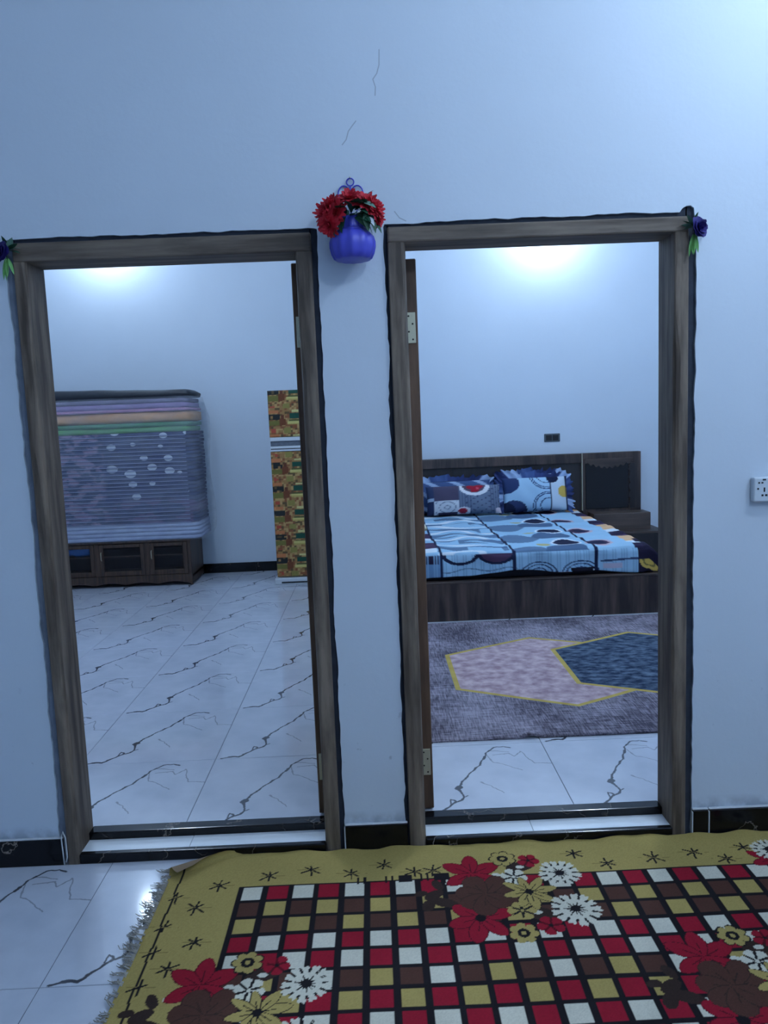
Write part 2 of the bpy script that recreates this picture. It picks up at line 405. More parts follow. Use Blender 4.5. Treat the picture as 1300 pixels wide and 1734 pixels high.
# ------------------------------------------------------------------ door frames, sills, leaves
def jamb(name, x0, x1, z0, z1, parent, inner, seed):
    """weathered post: bevelled, its inner front arris worn and wavy"""
    r_ = random.Random(seed); bm = bmesh.new(); n = 40; rings = []
    ph = [r_.uniform(0, 6) for _ in range(4)]
    for i in range(n+1):
        z = z0+(z1-z0)*i/n
        wv = 0.0022*math.sin(z*5+ph[0])+0.0014*math.sin(z*13+ph[1])+r_.uniform(-.0008, .0008)
        c = 0.011+0.005*math.sin(z*7+ph[2])+0.003*math.sin(z*19+ph[3])
        o = 0.003
        if inner > 0: sec = [(x0+o, -.012), (x1-c+wv, -.012), (x1-c*.35+wv*.6, -.012+c*.3), (x1, -.012+c), (x1, WT), (x0, WT), (x0, -.009)]
        else: sec = [(x0+c-wv, -.012), (x1-o, -.012), (x1, -.009), (x1, WT), (x0, WT), (x0, -.012+c), (x0+c*.35-wv*.6, -.012+c*.3)]
        rings.append([bm.verts.new((x, y, z)) for x, y in sec])
    k = len(rings[0])
    for i in range(n):
        for j in range(k): bm.faces.new((rings[i][j], rings[i][(j+1) % k], rings[i+1][(j+1) % k], rings[i+1][j]))
    bm.faces.new(rings[0][::-1]); bm.faces.new(rings[-1])
    return bm_obj(name, bm, M_FRAME, parent)
def frame(name, xo, xi, xi2, xo2, zt, zt2, label, seed):
    e = empty(name); struct(e, label, 'door frame')
    jamb('jamb', xo, xi, 0.0, zt, e, 1, seed); jamb('jamb', xi2, xo2, 0.0, zt, e, -1, seed+1)
    box('head_rail', xo, xo2, -.012, WT, zt, zt2, M_HEAD, e, 0.006, 2)
    return e
frame('trim_1', LO, LI, LI2, LO2, LT, LT2, 'weathered brown wooden door frame of the storeroom doorway', 5)
frame('trim_2', RO, RI, RI2, RO2, RT, RT2, 'weathered brown wooden door frame of the bedroom doorway', 9)
def sill(name, x0, x1, label):
    e = empty(name); struct(e, label, 'door sill')
    box('front_riser', x0, x1, -0.014, 0.010, 0.0, 0.036, M_BLACK, e, 0.0045, 3)
    box('back_riser', x0, x1, 0.083, WT+.004, 0.024, FLR+.003, M_BLACK, e, 0.0045, 3)
    for k, (a, b) in enumerate(((x0, x0+.44*(x1-x0)), (x0+.44*(x1-x0), x1))):
        box('tread_tile', a+.0007, b-.0007, 0.008, 0.085, 0.0, 0.035, M_TREAD, e, 0.001, 1)
    return e
sill('trim_3', LI, LI2, 'white tiled sill with black marble edges in the storeroom doorway')
sill('trim_4', RI, RI2, 'white tiled sill with black marble edges in the bedroom doorway')
def leaf(name, xa, xb, face, label):
    """door leaf standing open into the room; its hinge edge faces the hall"""
    e = empty(name, (0.5*(xa+xb), WT+.012, FLR)); struct(e, label, 'door')
    y0, y1, z0, z1 = WT+.008, WT+.85, FLR+.008, 2.045
    bm = add_box(bmesh.new(), xa, xb, y0, y1, z0, z1, 0.003, 1); bm_obj('leaf', bm, M_LEAF, e)
    for sx, s in ((xa, -1), (xb, 1)):
        for za, zb in ((.25, .95), (1.10, 1.88)):
            box('panel', min(sx, sx+s*.006), max(sx, sx+s*.006), y0+.14, y1-.14, za, zb, M_LEAF, e, 0.005, 2)
        bm = bmesh.new(); tube_into(bm, [(sx, y1-.07, 1.02), (sx+s*.045, y1-.07, 1.02), (sx+s*.045, y1-.18, 1.02)], .009, 8)
        bm_obj('handle', bm, M_STEEL, e, True)
    for za, zb in ((1.762, 1.866), (.20, .30)):
        hx0, hx1 = (xa-.004, xb-.008) if face > 0 else (xa+.008, xb+.004)
        h = box('hinge', hx0, hx1, y0-.004, y0+.001, za, zb, M_STEEL, e, 0.001, 1)
        bm = bmesh.new()
        hx = xa-.006 if face > 0 else xb+.006
        tube_into(bm, [(hx, y0-.003, za), (hx, y0-.003, zb)], 0.0045, 8); bm_obj('hinge_pin', bm, M_STEEL, h, True)
        for k in range(4):
            zz = za+(zb-za)*(.12+.253*k); xx = hx0+(hx1-hx0)*(.35 if k % 2 else .72)
            bm = bmesh.new(); lathe_into(bm, [(.0034, 0), (.0028, .0012)], 8)
            s_ = bm_obj('screw', bm, M_SCREW, h, False, (xx, y0-.004, zz)); s_.rotation_euler = (math.pi/2, 0, 0)
    adopt(e)
    return e
leaf('door_1', -0.254, -0.214, -1, 'brown wooden door standing open into the storeroom')
leaf('door_2', 0.131, 0.171, 1, 'brown wooden door standing open into the bedroom')

# ------------------------------------------------------------------ lamps
def emit(name, s):
    m, nt, b = newmat(name); setc(b.inputs['Base Color'], (.9, .95, 1)); setc(b.inputs['Emission Color'], LAMP_COL); b.inputs['Emission Strength'].default_value = s
    return m
def wall_lamp(x, z, s, label):
    e = thing('wall_lamp', (x, YB, z), label, 'lamp', 'bulbs of the house')
    M_E = emit('glowing_bulb', s)
    box('back_plate', x-.05, x+.05, YB-.02, YB, z+.17, z+.27, M_WHITE_PLASTIC, e, .006)
    bm = bmesh.new(); tube_into(bm, [(x, YB-.01, z+.22), (x, YB-.2, z+.25), (x, YB-.31, z+.22), (x, YB-.32, z+.14)], .011, 8); bm_obj('arm', bm, M_WHITE_PLASTIC, e, True)
    bm = bmesh.new(); lathe_into(bm, [(.018, .17), (.03, .16), (.036, .11), (.045, .09)], 20, (x, YB-.32, z)); bm_obj('holder', bm, M_WHITE_PLASTIC, e, True)
    bm = bmesh.new(); lathe_into(bm, [(.045, .092), (.062, .07), (.066, .03), (.066, -.05), (.058, -.08), (.03, -.098), (.005, -.102)], 20, (x, YB-.32, z)); bm_obj('bulb', bm, M_E, e, True)
    adopt(e); return e
def ceiling_or_fill_lamp(x, y, s, label, drop=.12):
    e = thing('ceiling_or_fill_lamp', (x, y, CEIL), label, 'lamp', 'bulbs of the house')
    M_E = emit('glowing_bulb', s); z = CEIL-drop
    bm = bmesh.new(); lathe_into(bm, [(.055, 0), (.055, -.015), (.03, -.03), (.03, -drop+.03), (.05, -drop+.02)], 20, (x, y, CEIL)); bm_obj('holder', bm, M_WHITE_PLASTIC, e, True)
    bm = bmesh.new(); lathe_into(bm, [(.05, .022), (.072, 0), (.075, -.09), (.06, -.13), (.03, -.147), (.005, -.15)], 20, (x, y, z)); bm_obj('bulb', bm, M_E, e, True)
    adopt(e); return e
wall_lamp(-2.45, 3.30, E_LEFT, 'white bulb on a wall bracket above the blanket stack')
wall_lamp(1.72, 3.28, E_RIGHT, 'white bulb on a wall bracket above the bed')
ceiling_or_fill_lamp(1.9, -1.0, E_HALL, 'white bulb on the hall ceiling near the doorways', .38)
ceiling_or_fill_lamp(1.5, -3.2, E_FILL, 'added fill bulb on the hall ceiling behind the carpet', .12)  # unseen bulb added behind the camera as general fill

ceiling_or_fill_lamp(-1.7, 2.0, E_LROOM_FILL, 'added fill bulb on the ceiling of the storeroom', .12)  # unseen bulb added to lift the storeroom's ambient light and the stack front
ceiling_or_fill_lamp(1.7, 1.9, E_RROOM_FILL, 'added fill bulb on the ceiling of the bedroom', .12)  # added out of view to brighten the bedroom walls and the bed front

# ------------------------------------------------------------------ print painting helpers (numpy)
def ell(X, Y, cx, cy, a, b, ang=0.0):
    c, s = math.cos(ang), math.sin(ang); dx, dy = X-cx, Y-cy
    return ((dx*c+dy*s)/a)**2+((-dx*s+dy*c)/b)**2
def seg(X, Y, x1, y1, x2, y2):
    bx, by = x2-x1, y2-y1; t = np.clip(((X-x1)*bx+(Y-y1)*by)/(bx*bx+by*by+1e-12), 0, 1)
    return np.hypot(X-x1-bx*t, Y-y1-by*t)
def put(C, m, col): C[m] = col

# ------------------------------------------------------------------ hall carpet
GOLD, RED, CREAM, BROWN, BLK = lin(154, 136, 80), lin(132, 20, 38), lin(192, 188, 172), lin(72, 46, 38), lin(24, 21, 25)
DKBR = lin(48, 36, 32)
def flower(C, X, Y, cx, cy, R, n, col, kind='round', rot=0.0, core=None, line=BLK, sq=1.0):
    near = (np.abs(X-cx) < R*1.15) & (np.abs(Y-cy) < R*1.15)
    dx, dy = X-cx, (Y-cy)/sq; r = np.hypot(dx, dy); th = np.arctan2(dy, dx)-rot
    u = np.abs(((th*n/(2*math.pi)) % 1)-0.5)*2            # 1 at the gap between petals, 0 on the petal axis
    if kind == 'round': lim = R*(0.62+0.38*np.sqrt(np.clip(1-u**2, 0, 1)))
    elif kind == 'point': lim = R*(0.40+0.60*(1-u)**0.75)*(1+.10*np.sin(np.floor(th*n/(2*math.pi))*2.4+cx*30))
    else: lim = R*(0.74+0.26*np.sqrt(np.clip(1-u**2, 0, 1)))*(1+.05*np.sin(th*5+cx*40))*(1-.05*np.cos(u*0+th*n*2))
    m = near & (r < lim); put(C, m, col)
    gap = m & (u > 1-0.0035*n/np.maximum(r, .004)/(math.pi*2)*2.2) & (r > R*(.15 if kind != 'mum' else .62)) & (r < R*.86)
    if line is not None: put(C, gap, line)
    if kind == 'mum':
        mid = near & (np.abs(np.sin(th*n/2)) < .0022*n/np.maximum(r, .004)/2) & (r > R*.12) & (r < R*(.40+.12*np.sin(th*7))); put(C, mid, line)
    if core is not None: put(C, near & (r < R*.17), core)
def petals(C, X, Y, cx, cy, R, n, col, wid=.26, rot=0., line=BLK, core=None, tip=.0, seed=0):
    """separate leaf-shaped petals, each with a thin dark outline"""
    rr = random.Random(seed+n)
    for k in range(n):
        a = rot+2*math.pi*k/n+rr.uniform(-.1, .1); L = R*rr.uniform(.88, 1.08); W = R*wid*rr.uniform(.88, 1.12)
        dx, dy = X-cx, Y-cy; u = (dx*math.cos(a)+dy*math.sin(a))/L; v = (-dx*math.sin(a)+dy*math.cos(a))/W
        ok = (u > 0) & (u < 1.06)
        uu = np.clip(u, 0, 1); shape = np.sqrt(np.clip(1-(2*uu-1)**2, 0, 1))*(1-tip*np.clip(uu-.5, 0, 1)**1.0*1.6)*(.55+.6*uu)
        if line is not None: put(C, ok & (np.abs(v) < shape+.004/W*.5+.02) & (u < 1.03), line)
        put(C, ok & (np.abs(v) < shape) & (u < 1), col)
        if line is not None: put(C, ok & (np.abs(v) < .0016/W) & (u > .1) & (u < .55), line)
    if core is not None: put(C, np.hypot(X-cx, Y-cy) < R*.15, core)
def motif(C, X, Y, ox, oy, full=True):
    DR = lin(70, 12, 24)
    Pt = lambda dx, dy, R, n, col, **k: petals(C, X, Y, ox+dx, oy+dy, R, n, col, **k)
    F = lambda dx, dy, R, n, col, kind='round', rot=0., core=None, line=BLK: flower(C, X, Y, ox+dx, oy+dy, R, n, col, kind, rot, core, line)
    for dx, dy, a, b, an in ((-.13, -.11, .035, .02, .6), (-.10, -.15, .045, .022, -.4), (-.15, -.16, .03, .02, 1.2), (-.115, -.06, .028, .016, 2.0), (-.17, -.10, .022, .014, .2), (.165, .02, .05, .026, .3), (.175, -.225, .055, .03, -.3)):
        put(C, ell(X, Y, ox+dx, oy+dy, a, b, an) < 1, DKBR)
    for dx, dy in ((.165, .018), (.175, -.222), (-.075, -.055), (.08, -.02)): put(C, ell(X, Y, ox+dx, oy+dy, .014, .009) < 1, CREAM)
    F(.135, -.035, .045, 6, CREAM, 'round', .3, None)
    Pt(.0, -.235, .112, 6, RED, wid=.27, rot=.25, line=DR, core=BLK, tip=.35, seed=3)
    Pt(.0, -.01, .108, 6, RED, wid=.28, rot=.5, line=DR, tip=.5, seed=5)
    F(.13, -.21, .045, 6, GOLD, 'round', .5, None)
    Pt(.030, -.12, .100, 7, BROWN, wid=.36, rot=.15, line=DKBR, seed=8)
    Pt(.17, -.116, .088, 8, GOLD, wid=.21, rot=.2, core=BLK, tip=.5, seed=9)
    F(.116, .07, .048, 7, BLK, 'round', 0, None, None); F(.116, .07, .043, 7, GOLD, 'round', 0, None, None); put(C, ell(X, Y, ox+.116, oy+.07, .019, .019) < 1, BLK); put(C, ell(X, Y, ox+.116, oy+.07, .008, .008) < 1, GOLD)
    F(.20, .053, .038, 5, RED, 'round', .4, BLK, lin(80, 10, 22))
    F(.288, -.022, .068, 13, CREAM, 'mum', 0, BLK)
    if full:
        F(.292, -.212, .076, 13, CREAM, 'mum', .2, BLK)
        F(.115, -.31, .044, 7, GOLD, 'round', .3, None, None); put(C, ell(X, Y, ox+.115, oy-.31, .019, .019) < 1, BLK); put(C, ell(X, Y, ox+.115, oy-.31, .008, .008) < 1, GOLD)
        F(.2, -.283, .042, 5, RED, 'round', .1, BLK, lin(80, 10, 22))
def star(C, X, Y, cx, cy, R, rr, half=False):
    for k in range(3 if not half else 2):
        a = rr.uniform(-.15, .15)+k*math.pi/3+.5
        l1, l2 = R*rr.uniform(.7, 1.1), R*rr.uniform(.6, 1.0)
        put(C, seg(X, Y, cx-l1*math.cos(a), cy-l1*math.sin(a), cx+l2*math.cos(a), cy+l2*math.sin(a)) < 0.0032, BLK)
    put(C, seg(X, Y, cx-R*1.5, cy+R*.1, cx+R*1.5, cy-R*.1) < .0011, lin(120, 104, 60))
def build_carpet():
    x0, x1, y1, y0 = -0.745, 2.25, -0.004, -2.0
    xs = np.concatenate([np.arange(x0, 1.42, .0034), np.arange(1.42, x1, .03)]); ys = np.concatenate([np.arange(y0, -.88, .03), np.arange(-.88, y1, .0034)])
    X, Y = np.meshgrid(xs, ys); C = np.empty(X.shape+(3,)); C[:] = GOLD
    rr = random.Random(11)
    px, py, cx0, cy0 = .0822, .0795, -.447, -.246
    core = (X > -.494) & (Y < -.204); C[core] = BLK
    col = np.round((X-cx0)/px).astype(int); row = np.round((cy0-Y)/py).astype(int)
    inn = core & (np.abs(X-cx0-col*px) < .0315) & (np.abs(cy0-Y-row*py) < .0325)
    W_, R_, B_, G_ = CREAM, RED, BROWN, GOLD
    rows = [((W_, R_),)*2, ((B_, G_),)*2, ((G_, B_),)*2, ((R_, W_),)*2, ((W_, R_),)*2, ((B_, W_), (B_, G_)), ((G_, R_),)*2, ((R_, W_),)*2, ((W_, R_),)*2, ((B_, G_),)*2, ((G_, B_),)*2]
    for r in range(0, 24):
        pr = rows[r % len(rows)]
        for par in range(4):
            m = inn & (row == r) & (col % 4 == par)
            # odd columns alternate on the mixed row: columns 1,5,9.. and 3,7,11..
            c = pr[0][par % 2] if par in (0, 1, 2) and not (par == 1) else None
            if c is None: c = pr[1][1] if par == 1 else pr[0][1]
            C[m] = c
    # woven border line down the fringe side and little thistles
    wob = .002*np.sin(Y*40)
    put(C, np.abs(X+.70-wob) < .0035, BLK)
    for sx, sy in ((-.562, -.191), (-.615, -.303), (-.583, -.463), (-.632, -.573), (-.404, -.150), (-.267, -.124), (-.13, -.155), (-.022, -.114), (.08, -.165), (.14, -.165), (.625, -.10), (.722, -.165), (.884, -.146), (1.026, -.125), (1.206, -.107), (1.12, -.17)):
        star(C, X, Y, sx, sy, .034, rr)
    for sy in (-.245, -.39, -.501, -.64): star(C, X, Y, -.69, sy, .03, rr, True)
    m = (X > -.12) & (X < .2) & (np.abs(Y+.2) < .018) & (np.sin(X*160+np.sin(X*57)*3) > .45); put(C, m, BLK)
    motif(C, X, Y, .264, -.184); motif(C, X, Y, -.526, -.633); motif(C, X, Y, .847, -.616)
    petals(C, X, Y, 1.26, -.185, .075, 6, RED, rot=.3, line=lin(70, 12, 24), tip=.4); flower(C, X, Y, 1.285, -.128, .06, 13, CREAM, 'mum', 0, BLK)
    fz = np.random.RandomState(5); C *= (1+.16*(fz.rand(*X.shape)-.5))[..., None]; C *= (1+.07*np.sin(X*7.3+2*np.sin(Y*5))*np.sin(Y*9.1+X*3))[..., None]
    # soft relief: the back edge rides up against the wall, faint waves elsewhere
    d = y1-Y
    edge = np.exp(-(d/.045)**2)
    lift = (.004+.0035*np.sin(X*17)+.003*np.sin(X*41+1))*np.clip((X+.62)/.2, 0, 1)
    Z = .009+edge*np.maximum(lift, 0)+.0012*np.sin(X*9+Y*5)+.001*np.sin(Y*23-X*4)
    Yw = Y+edge*(.004*np.sin(X*31)+.003*np.sin(X*13+2))-edge*.010
    # curled corner: the corner triangle is folded back over the carpet
    nx, ny = -.45, .89; nl = math.hypot(nx, ny); nx /= nl; ny /= nl
    s = (X-(-.675))*nx+(Yw-(-.082))*ny
    fm = (s > 0) & (X < -.5)
    kf = .40+.42*np.clip(s/.06, 0, 1)
    Xf = np.where(fm, X-2*s*nx*kf-.35*s, X); Yf = np.where(fm, Yw-2*s*ny*kf, Yw)
    Zf = np.where(fm, Z+.010+.018*np.sin(np.clip(s/.05, 0, 1)*math.pi*.62), Z)
    nearf = (~fm) & (s > -.012) & (X < -.5); Zf = np.where(nearf, Zf+.008*(1+s/.012), Zf)
    P = np.stack([Xf, Yf, Zf], -1)
    M = attr_mat('woven_carpet', .95, .14, 700, .0015, back=lin(126, 108, 88))
    root = grid_obj('carpet', P, C, M)
    tag(root, 'gold bordered carpet with red white and brown checks and flowers on the hall floor', 'carpet')
    # fringe on the short side
    bm = bmesh.new(); r_ = random.Random(4); y = -.085
    while y > -1.1:
        clump = 1+0.0*y; L = r_.uniform(.03, .075)*(1.0 if -.55 < y < -.1 else .75); a = r_.uniform(-.5, .35)
        for _ in range(r_.randint(3, 6)):
            yy = y+r_.uniform(-.006, .006); aa = a+r_.uniform(-.22, .22); l = L*r_.uniform(.7, 1.1)
            p = [(-.738, yy, .010)]
            for k in range(1, 5):
                t = k/4; p.append((-.738-l*t*math.cos(aa+.5*t*t), yy+l*t*math.sin(aa+.6*t*t), max(.003, .010+.010*math.sin(t*3.1)*r_.uniform(.1, 1)-.006*t)))
            tube_into(bm, p, .0017, 4, taper=.5)
        y -= r_.uniform(.006, .014) if r_.random() < .85 else r_.uniform(.02, .035)
    fr = bm_obj('fringe', bm, plain('fringe_yarn', lin(150, 146, 138), .95, .3, 60), root, True); fr['kind'] = 'stuff'; fr['label'] = 'frayed grey yarn fringe'
build_carpet()

# ------------------------------------------------------------------ bedroom rug (hexagons by node maths)
def rug_mat():
    m, nt, b = newmat('hexagon_rug'); v = texco(nt); b.inputs['Roughness'].default_value = .95; b.inputs['Specular IOR Level'].default_value = .1
    s = N(nt, 'ShaderNodeSeparateXYZ'); nt.links.new(v, s.inputs[0]); x, y = s.outputs[0], s.outputs[1]
    def hexd(cx, cy):
        p = math_(nt, 'ABSOLUTE', math_(nt, 'SUBTRACT', x, cx)); q = math_(nt, 'ABSOLUTE', math_(nt, 'SUBTRACT', y, cy))
        e1 = math_(nt, 'SUBTRACT', p, .575)
        e2 = math_(nt, 'DIVIDE', math_(nt, 'SUBTRACT', math_(nt, 'ADD', q, math_(nt, 'MULTIPLY', p, .53)), .615), 1.132)
        return math_(nt, 'MAXIMUM', e1, e2)
    d1, d2 = hexd(.96, 1.68), hexd(1.61, 1.70)
    g1 = noise(nt, v, 130, 4, (1, .10, 1)); g2 = noise(nt, v, 130, 4, (.10, 1, 1)); cl = noise(nt, v, 3.2, 4); fine = noise(nt, v, 16, 5)
    hatch = ramp(nt, math_(nt, 'ADD', math_(nt, 'MULTIPLY', math_(nt, 'ADD', g1, g2), .5), math_(nt, 'MULTIPLY', math_(nt, 'SUBTRACT', cl, .5), .5)), .38, .64)
    base = mixc(nt, hatch, lin(72, 68, 80), lin(160, 153, 166))
    pink = mixc(nt, ramp(nt, fine, .35, .68), lin(150, 126, 134), lin(200, 178, 182))
    navy = mixc(nt, ramp(nt, noise(nt, v, 18, 5, (1, 1.6, 1)), .38, .68), lin(34, 48, 70), lin(96, 112, 130))
    gold = mixc(nt, fine, lin(158, 134, 62), lin(204, 180, 104))
    def lt(d, t):  # 1 inside
        return math_(nt, 'LESS_THAN', d, t)
    c = mixc(nt, lt(d1, 0.0), base, gold); c = mixc(nt, lt(d1, -.027), c, pink)
    c = mixc(nt, lt(d2, 0.0), c, gold); c = mixc(nt, lt(d2, -.027), c, navy)
    nt.links.new(c, b.inputs['Base Color']); bump(nt, b, math_(nt, 'ADD', g1, g2), .003)
    return m
def build_rug():
    xs = np.linspace(.19, 2.75, 120); ys = np.linspace(.735, 2.735, 100); X, Y = np.meshgrid(xs, ys)
    Z = FLR+.010+.0015*np.sin(X*5)*np.sin(Y*6)+.014*np.exp(-((X-.655)/.03)**2)*np.exp(-((Y-.735)/.06)**2)
    o = grid_obj('bedroom_rug', np.stack([X, Y, Z], -1), None, rug_mat())
    md = o.modifiers.new('thick', 'SOLIDIFY'); md.thickness = .010; md.offset = -1
    tag(o, 'grey mottled rug with pink and navy hexagons edged in gold before the bed', 'rug')
build_rug()

# ------------------------------------------------------------------ bed
M_WALNUT = wood('dark_walnut_laminate', lin(36, 29, 30), lin(92, 76, 70), 'Z', 2.0, .42, .35, lin(56, 46, 46), contrast=(.42, .70), stretchv=7)
M_WALNUT_D = wood('black_walnut_laminate', lin(20, 18, 22), lin(40, 34, 36), 'Z', 2.0, .4, stretchv=7)
M_DARK = plain('black_gloss_panel', lin(10, 10, 16), .18)
M_WALN_X = wood('dark_walnut_laminate_flat', lin(38, 31, 31), lin(88, 74, 68), 'X', 2.0, .42, .3, lin(58, 48, 46), stretchv=7)
bed = thing('bed', (1.1, 3.85, FLR), 'dark walnut platform bed with tall headboard against the back wall', 'bed')
BX0, BX1, BY0, BY1 = .14, 2.09, 2.80, 4.93
bw = (BX1-BX0)/4
box('foot_panel', BX0, BX1, BY0, BY0+.03, FLR, .338, M_WALNUT, bed, .003)
box('top_rim', BX0-.004, BX1+.004, BY0-.004, BY0+.06, .334, .348, M_WALN_X, bed, .003)
for x in (BX0, BX1-.03): box('side_panel', x, x+.03, BY0+.03, BY1, FLR, .343, M_WALNUT_D, bed, .003)
box('platform', BX0+.03, BX1-.03, BY0+.03, BY1, .30, .338, M_WALNUT_D, bed)
hb = box('headboard', BX0, 2.04, 4.96, YB-.013, FLR, 1.112, M_WALNUT_D, bed, .003)
box('headboard_rail', BX0, 2.04, 4.93, 4.965, 1.02, 1.113, M_WALNUT, bed, .004)
for k in range(1, 3): box('headboard_seam', BX0+k*.63, BX0+k*.63+.006, 4.957, 4.962, .40, 1.02, M_DARK, hb)
box('edge_strip', 2.034, 2.041, 4.928, 4.966, .55, 1.112, M_STEEL, bed)
adopt(bed)
mattress = box('mattress', .20, 1.93, 2.87, 4.90, .338, .53, plain('shade_dark_mattress_cloth', lin(34, 36, 48), .9, .05), None, .05, 4, True)  # cloth coloured dark to stand for the shaded gap below the bedspread hem
tag(mattress, 'mattress darkened to show shade under the blue bedspread on the walnut bed', 'mattress')

LBLUE, GBLUE, NAVY, WHITE, PURP, YEL = lin(150, 188, 214), lin(92, 118, 146), lin(26, 32, 60), lin(212, 222, 230), lin(70, 52, 78), lin(196, 166, 84)
def build_spread():
    a_top = np.linspace(.185, 1.90, 190); na = 36; b_top = np.linspace(4.86, 2.90, 220); nb = 44
    # across: x positions then a rounded fall on the open side
    ta = np.linspace(0, 1, na+1)[1:]; tb = np.linspace(0, 1, nb+1)[1:]
    ax = np.concatenate([a_top, 1.90+.15*np.minimum(1, ta*1.5)**.8]); ad = np.concatenate([np.zeros(190), .20*np.clip((ta-.12)/.88, 0, 1)**1.15])
    by = np.concatenate([b_top, 2.90-.065*np.sin(np.clip(tb*2.6, 0, 1)*math.pi/2)]); bd = np.concatenate([np.zeros(220), .012*np.clip(tb*3, 0, 1)**2+.185*np.clip((tb-.22)/.78, 0, 1)])
    X = np.tile(ax, (len(by), 1)); Y = np.tile(by[:, None], (1, len(ax)))
    A = np.tile(ad, (len(by), 1)); B = np.tile(bd[:, None], (1, len(ax)))
    top = .548+.022*(Y-2.83)/2
    wr = .004*np.sin(Y*23+X*2)+.003*np.sin(Y*41-X*3)+.003*np.sin(X*19+Y*4)
    wr = wr*(B < .02)+.0
    hem = .012*np.sin(X*4.1+.6)+.006*np.sin(X*11)
    Z = np.maximum(top+wr-A-np.minimum(B, .163+hem*1.5)*1.0, .353+.000*X)
    Yd = Y-(B > .03)*(.010*np.sin(X*14+1)+.006*np.sin(X*31))*np.clip(B/.1, 0, 1)
    # the corner sags where both falls meet
    P = np.stack([X, Yd, Z], -1)
    C = np.empty(X.shape+(3,)); C[:] = LBLUE
    T = B < .016; F = ~T
    Zs = top-B                                        # unrolled height on the front fall
    # left panel: wavy bands
    q = (Y+.05*np.sin(X*7+1.0)+.03*np.sin(X*15)-2.9)/.30
    band = (q % 1)
    lp = T & (X > .43) & (X < .955)
    q2 = q+.18*np.sin(X*11+np.floor(q)*2.1)
    band = q2 % 1
    put(C, lp & (band < .34) & (np.sin(X*6+np.floor(q2)*1.7) > -.75), GBLUE); put(C, lp & (band > .34) & (band < .40), lin(52, 70, 106)); put(C, lp & (band > .62) & (band < .80), WHITE)
    lp2 = T & (X <= .43); put(C, lp2 & ((Y % .5) < .25), PURP); put(C, lp2 & ((Y % .5) > .40), WHITE)
    # middle panel: rows of discs
    for k, yy in enumerate((4.74, 4.17, 3.60, 3.06)):
        put(C, T & (ell(X, Y, 1.08, yy-.30, .17, .17) < 1) & (X > .96), GBLUE)
        put(C, T & (ell(X, Y, 1.36, yy-.22, .15, .13) < 1) & (X < 1.54), lin(74, 98, 128))
        put(C, T & (ell(X, Y, 1.22, yy-.06, .05, .05) < 1), lin(176, 168, 120))
        put(C, T & (ell(X, Y, 1.40, yy, .115, .13) < 1) & (X < 1.54), WHITE)
        put(C, T & (ell(X, Y, 1.40, yy, .095, .11) < 1) & (X < 1.54), NAVY)
        put(C, T & (ell(X, Y, 1.635, yy-.05, .10, .13) < 1), lin(190, 170, 180)); put(C, T & (ell(X, Y, 1.625, yy-.05, .085, .11) < 1) & (X > 1.55), PURP)
        put(C, T & (ell(X, Y, 1.625, yy-.05, .06, .08) < 1) & (X > 1.55), NAVY)
    # side border: orange, white, plum stripes
    sb = (X > 1.835+.012*np.sin(Y*9)) & T; ph = ((Y-X*.25) % .56)/.56
    put(C, sb & (ph < .36), lin(38, 32, 58)); put(C, sb & (ph >= .36) & (ph < .62), WHITE); put(C, sb & (ph >= .62), lin(214, 172, 132))
    put(C, sb & (ph < .12), PURP)
    put(C, (X > 1.9) & (Y < 3.12), lin(30, 26, 48))
    # front fall
    put(C, F & (X < .445), lin(104, 140, 176)); put(C, F & (X < .43) & (Zs > .47), lin(40, 36, 60))
    rib = (np.sin(X*2*math.pi/.016) > .55); put(C, F & rib & (X < 1.86), lin(128, 164, 194))
    wv = np.abs(Zs-.42-.012*np.sin(X*22)) < .004; put(C, F & wv & (X < 1.0) & (X > .46), GBLUE)
    def arc(cx, cz, r, wd, lowhalf, col):
        e = np.hypot((X-cx), (Zs-cz)*1.6); m = F & (np.abs(e-r) < wd) & ((Zs < cz) if lowhalf else (Zs > cz)); put(C, m, col)
    arc(.59, .545, .125, .016, True, NAVY)
    put(C, F & (np.hypot(X-.85, (Zs-.545)*1.6) < .13) & (Zs < .545), PURP); arc(.85, .545, .13, .014, True, NAVY)
    for cx in (1.15, 1.45):
        for r_ in (.13, .10, .06): arc(cx, .375, r_, .006, False, lin(46, 62, 96))
    put(C, F & (X > 1.02) & (X < 1.38) & (Zs < .383), lin(196, 190, 204))
    put(C, F & (np.hypot(X-1.465, (Zs-.405)*1.2) < .085) & (Zs < .405), lin(24, 22, 36)); put(C, F & (X > 1.54) & (X < 1.58) & (Zs < .39), WHITE)
    put(C, F & (X > 1.60) & (X < 1.86) & (np.abs(Zs-(.445+.06*(X-1.6))) < .007), lin(50, 66, 100)); put(C, F & (X > 1.6) & (X < 1.75) & (np.abs(Zs-.41) < .02) & (np.abs(X-1.68) < .07), lin(176, 170, 190))
    cr = F & (X > 1.862); put(C, cr, lin(30, 26, 48)); put(C, cr & (np.hypot(X-1.94, (Zs-.45)) < .072) & (Zs < .452), YEL)
    put(C, cr & (np.abs(np.hypot(X-1.94, Zs-.45)-.045) < .005) & (Zs < .452), lin(110, 100, 60))
    # seams between panels
    for x_ in (.435, .955, 1.545): put(C, (np.abs(X-x_-.02*np.clip((3.6-Y)/.8, 0, 1)) < .010), lin(24, 32, 62))
    o = grid_obj('bedspread', P, C, attr_mat('printed_bedspread', .85, .06, 300, .001), flip=False)
    md = o.modifiers.new('thick', 'SOLIDIFY'); md.thickness = .008; md.offset = 0
    tag(o, 'light blue bedspread printed with circles and dark seams on the walnut bed', 'bedspread')
build_spread()

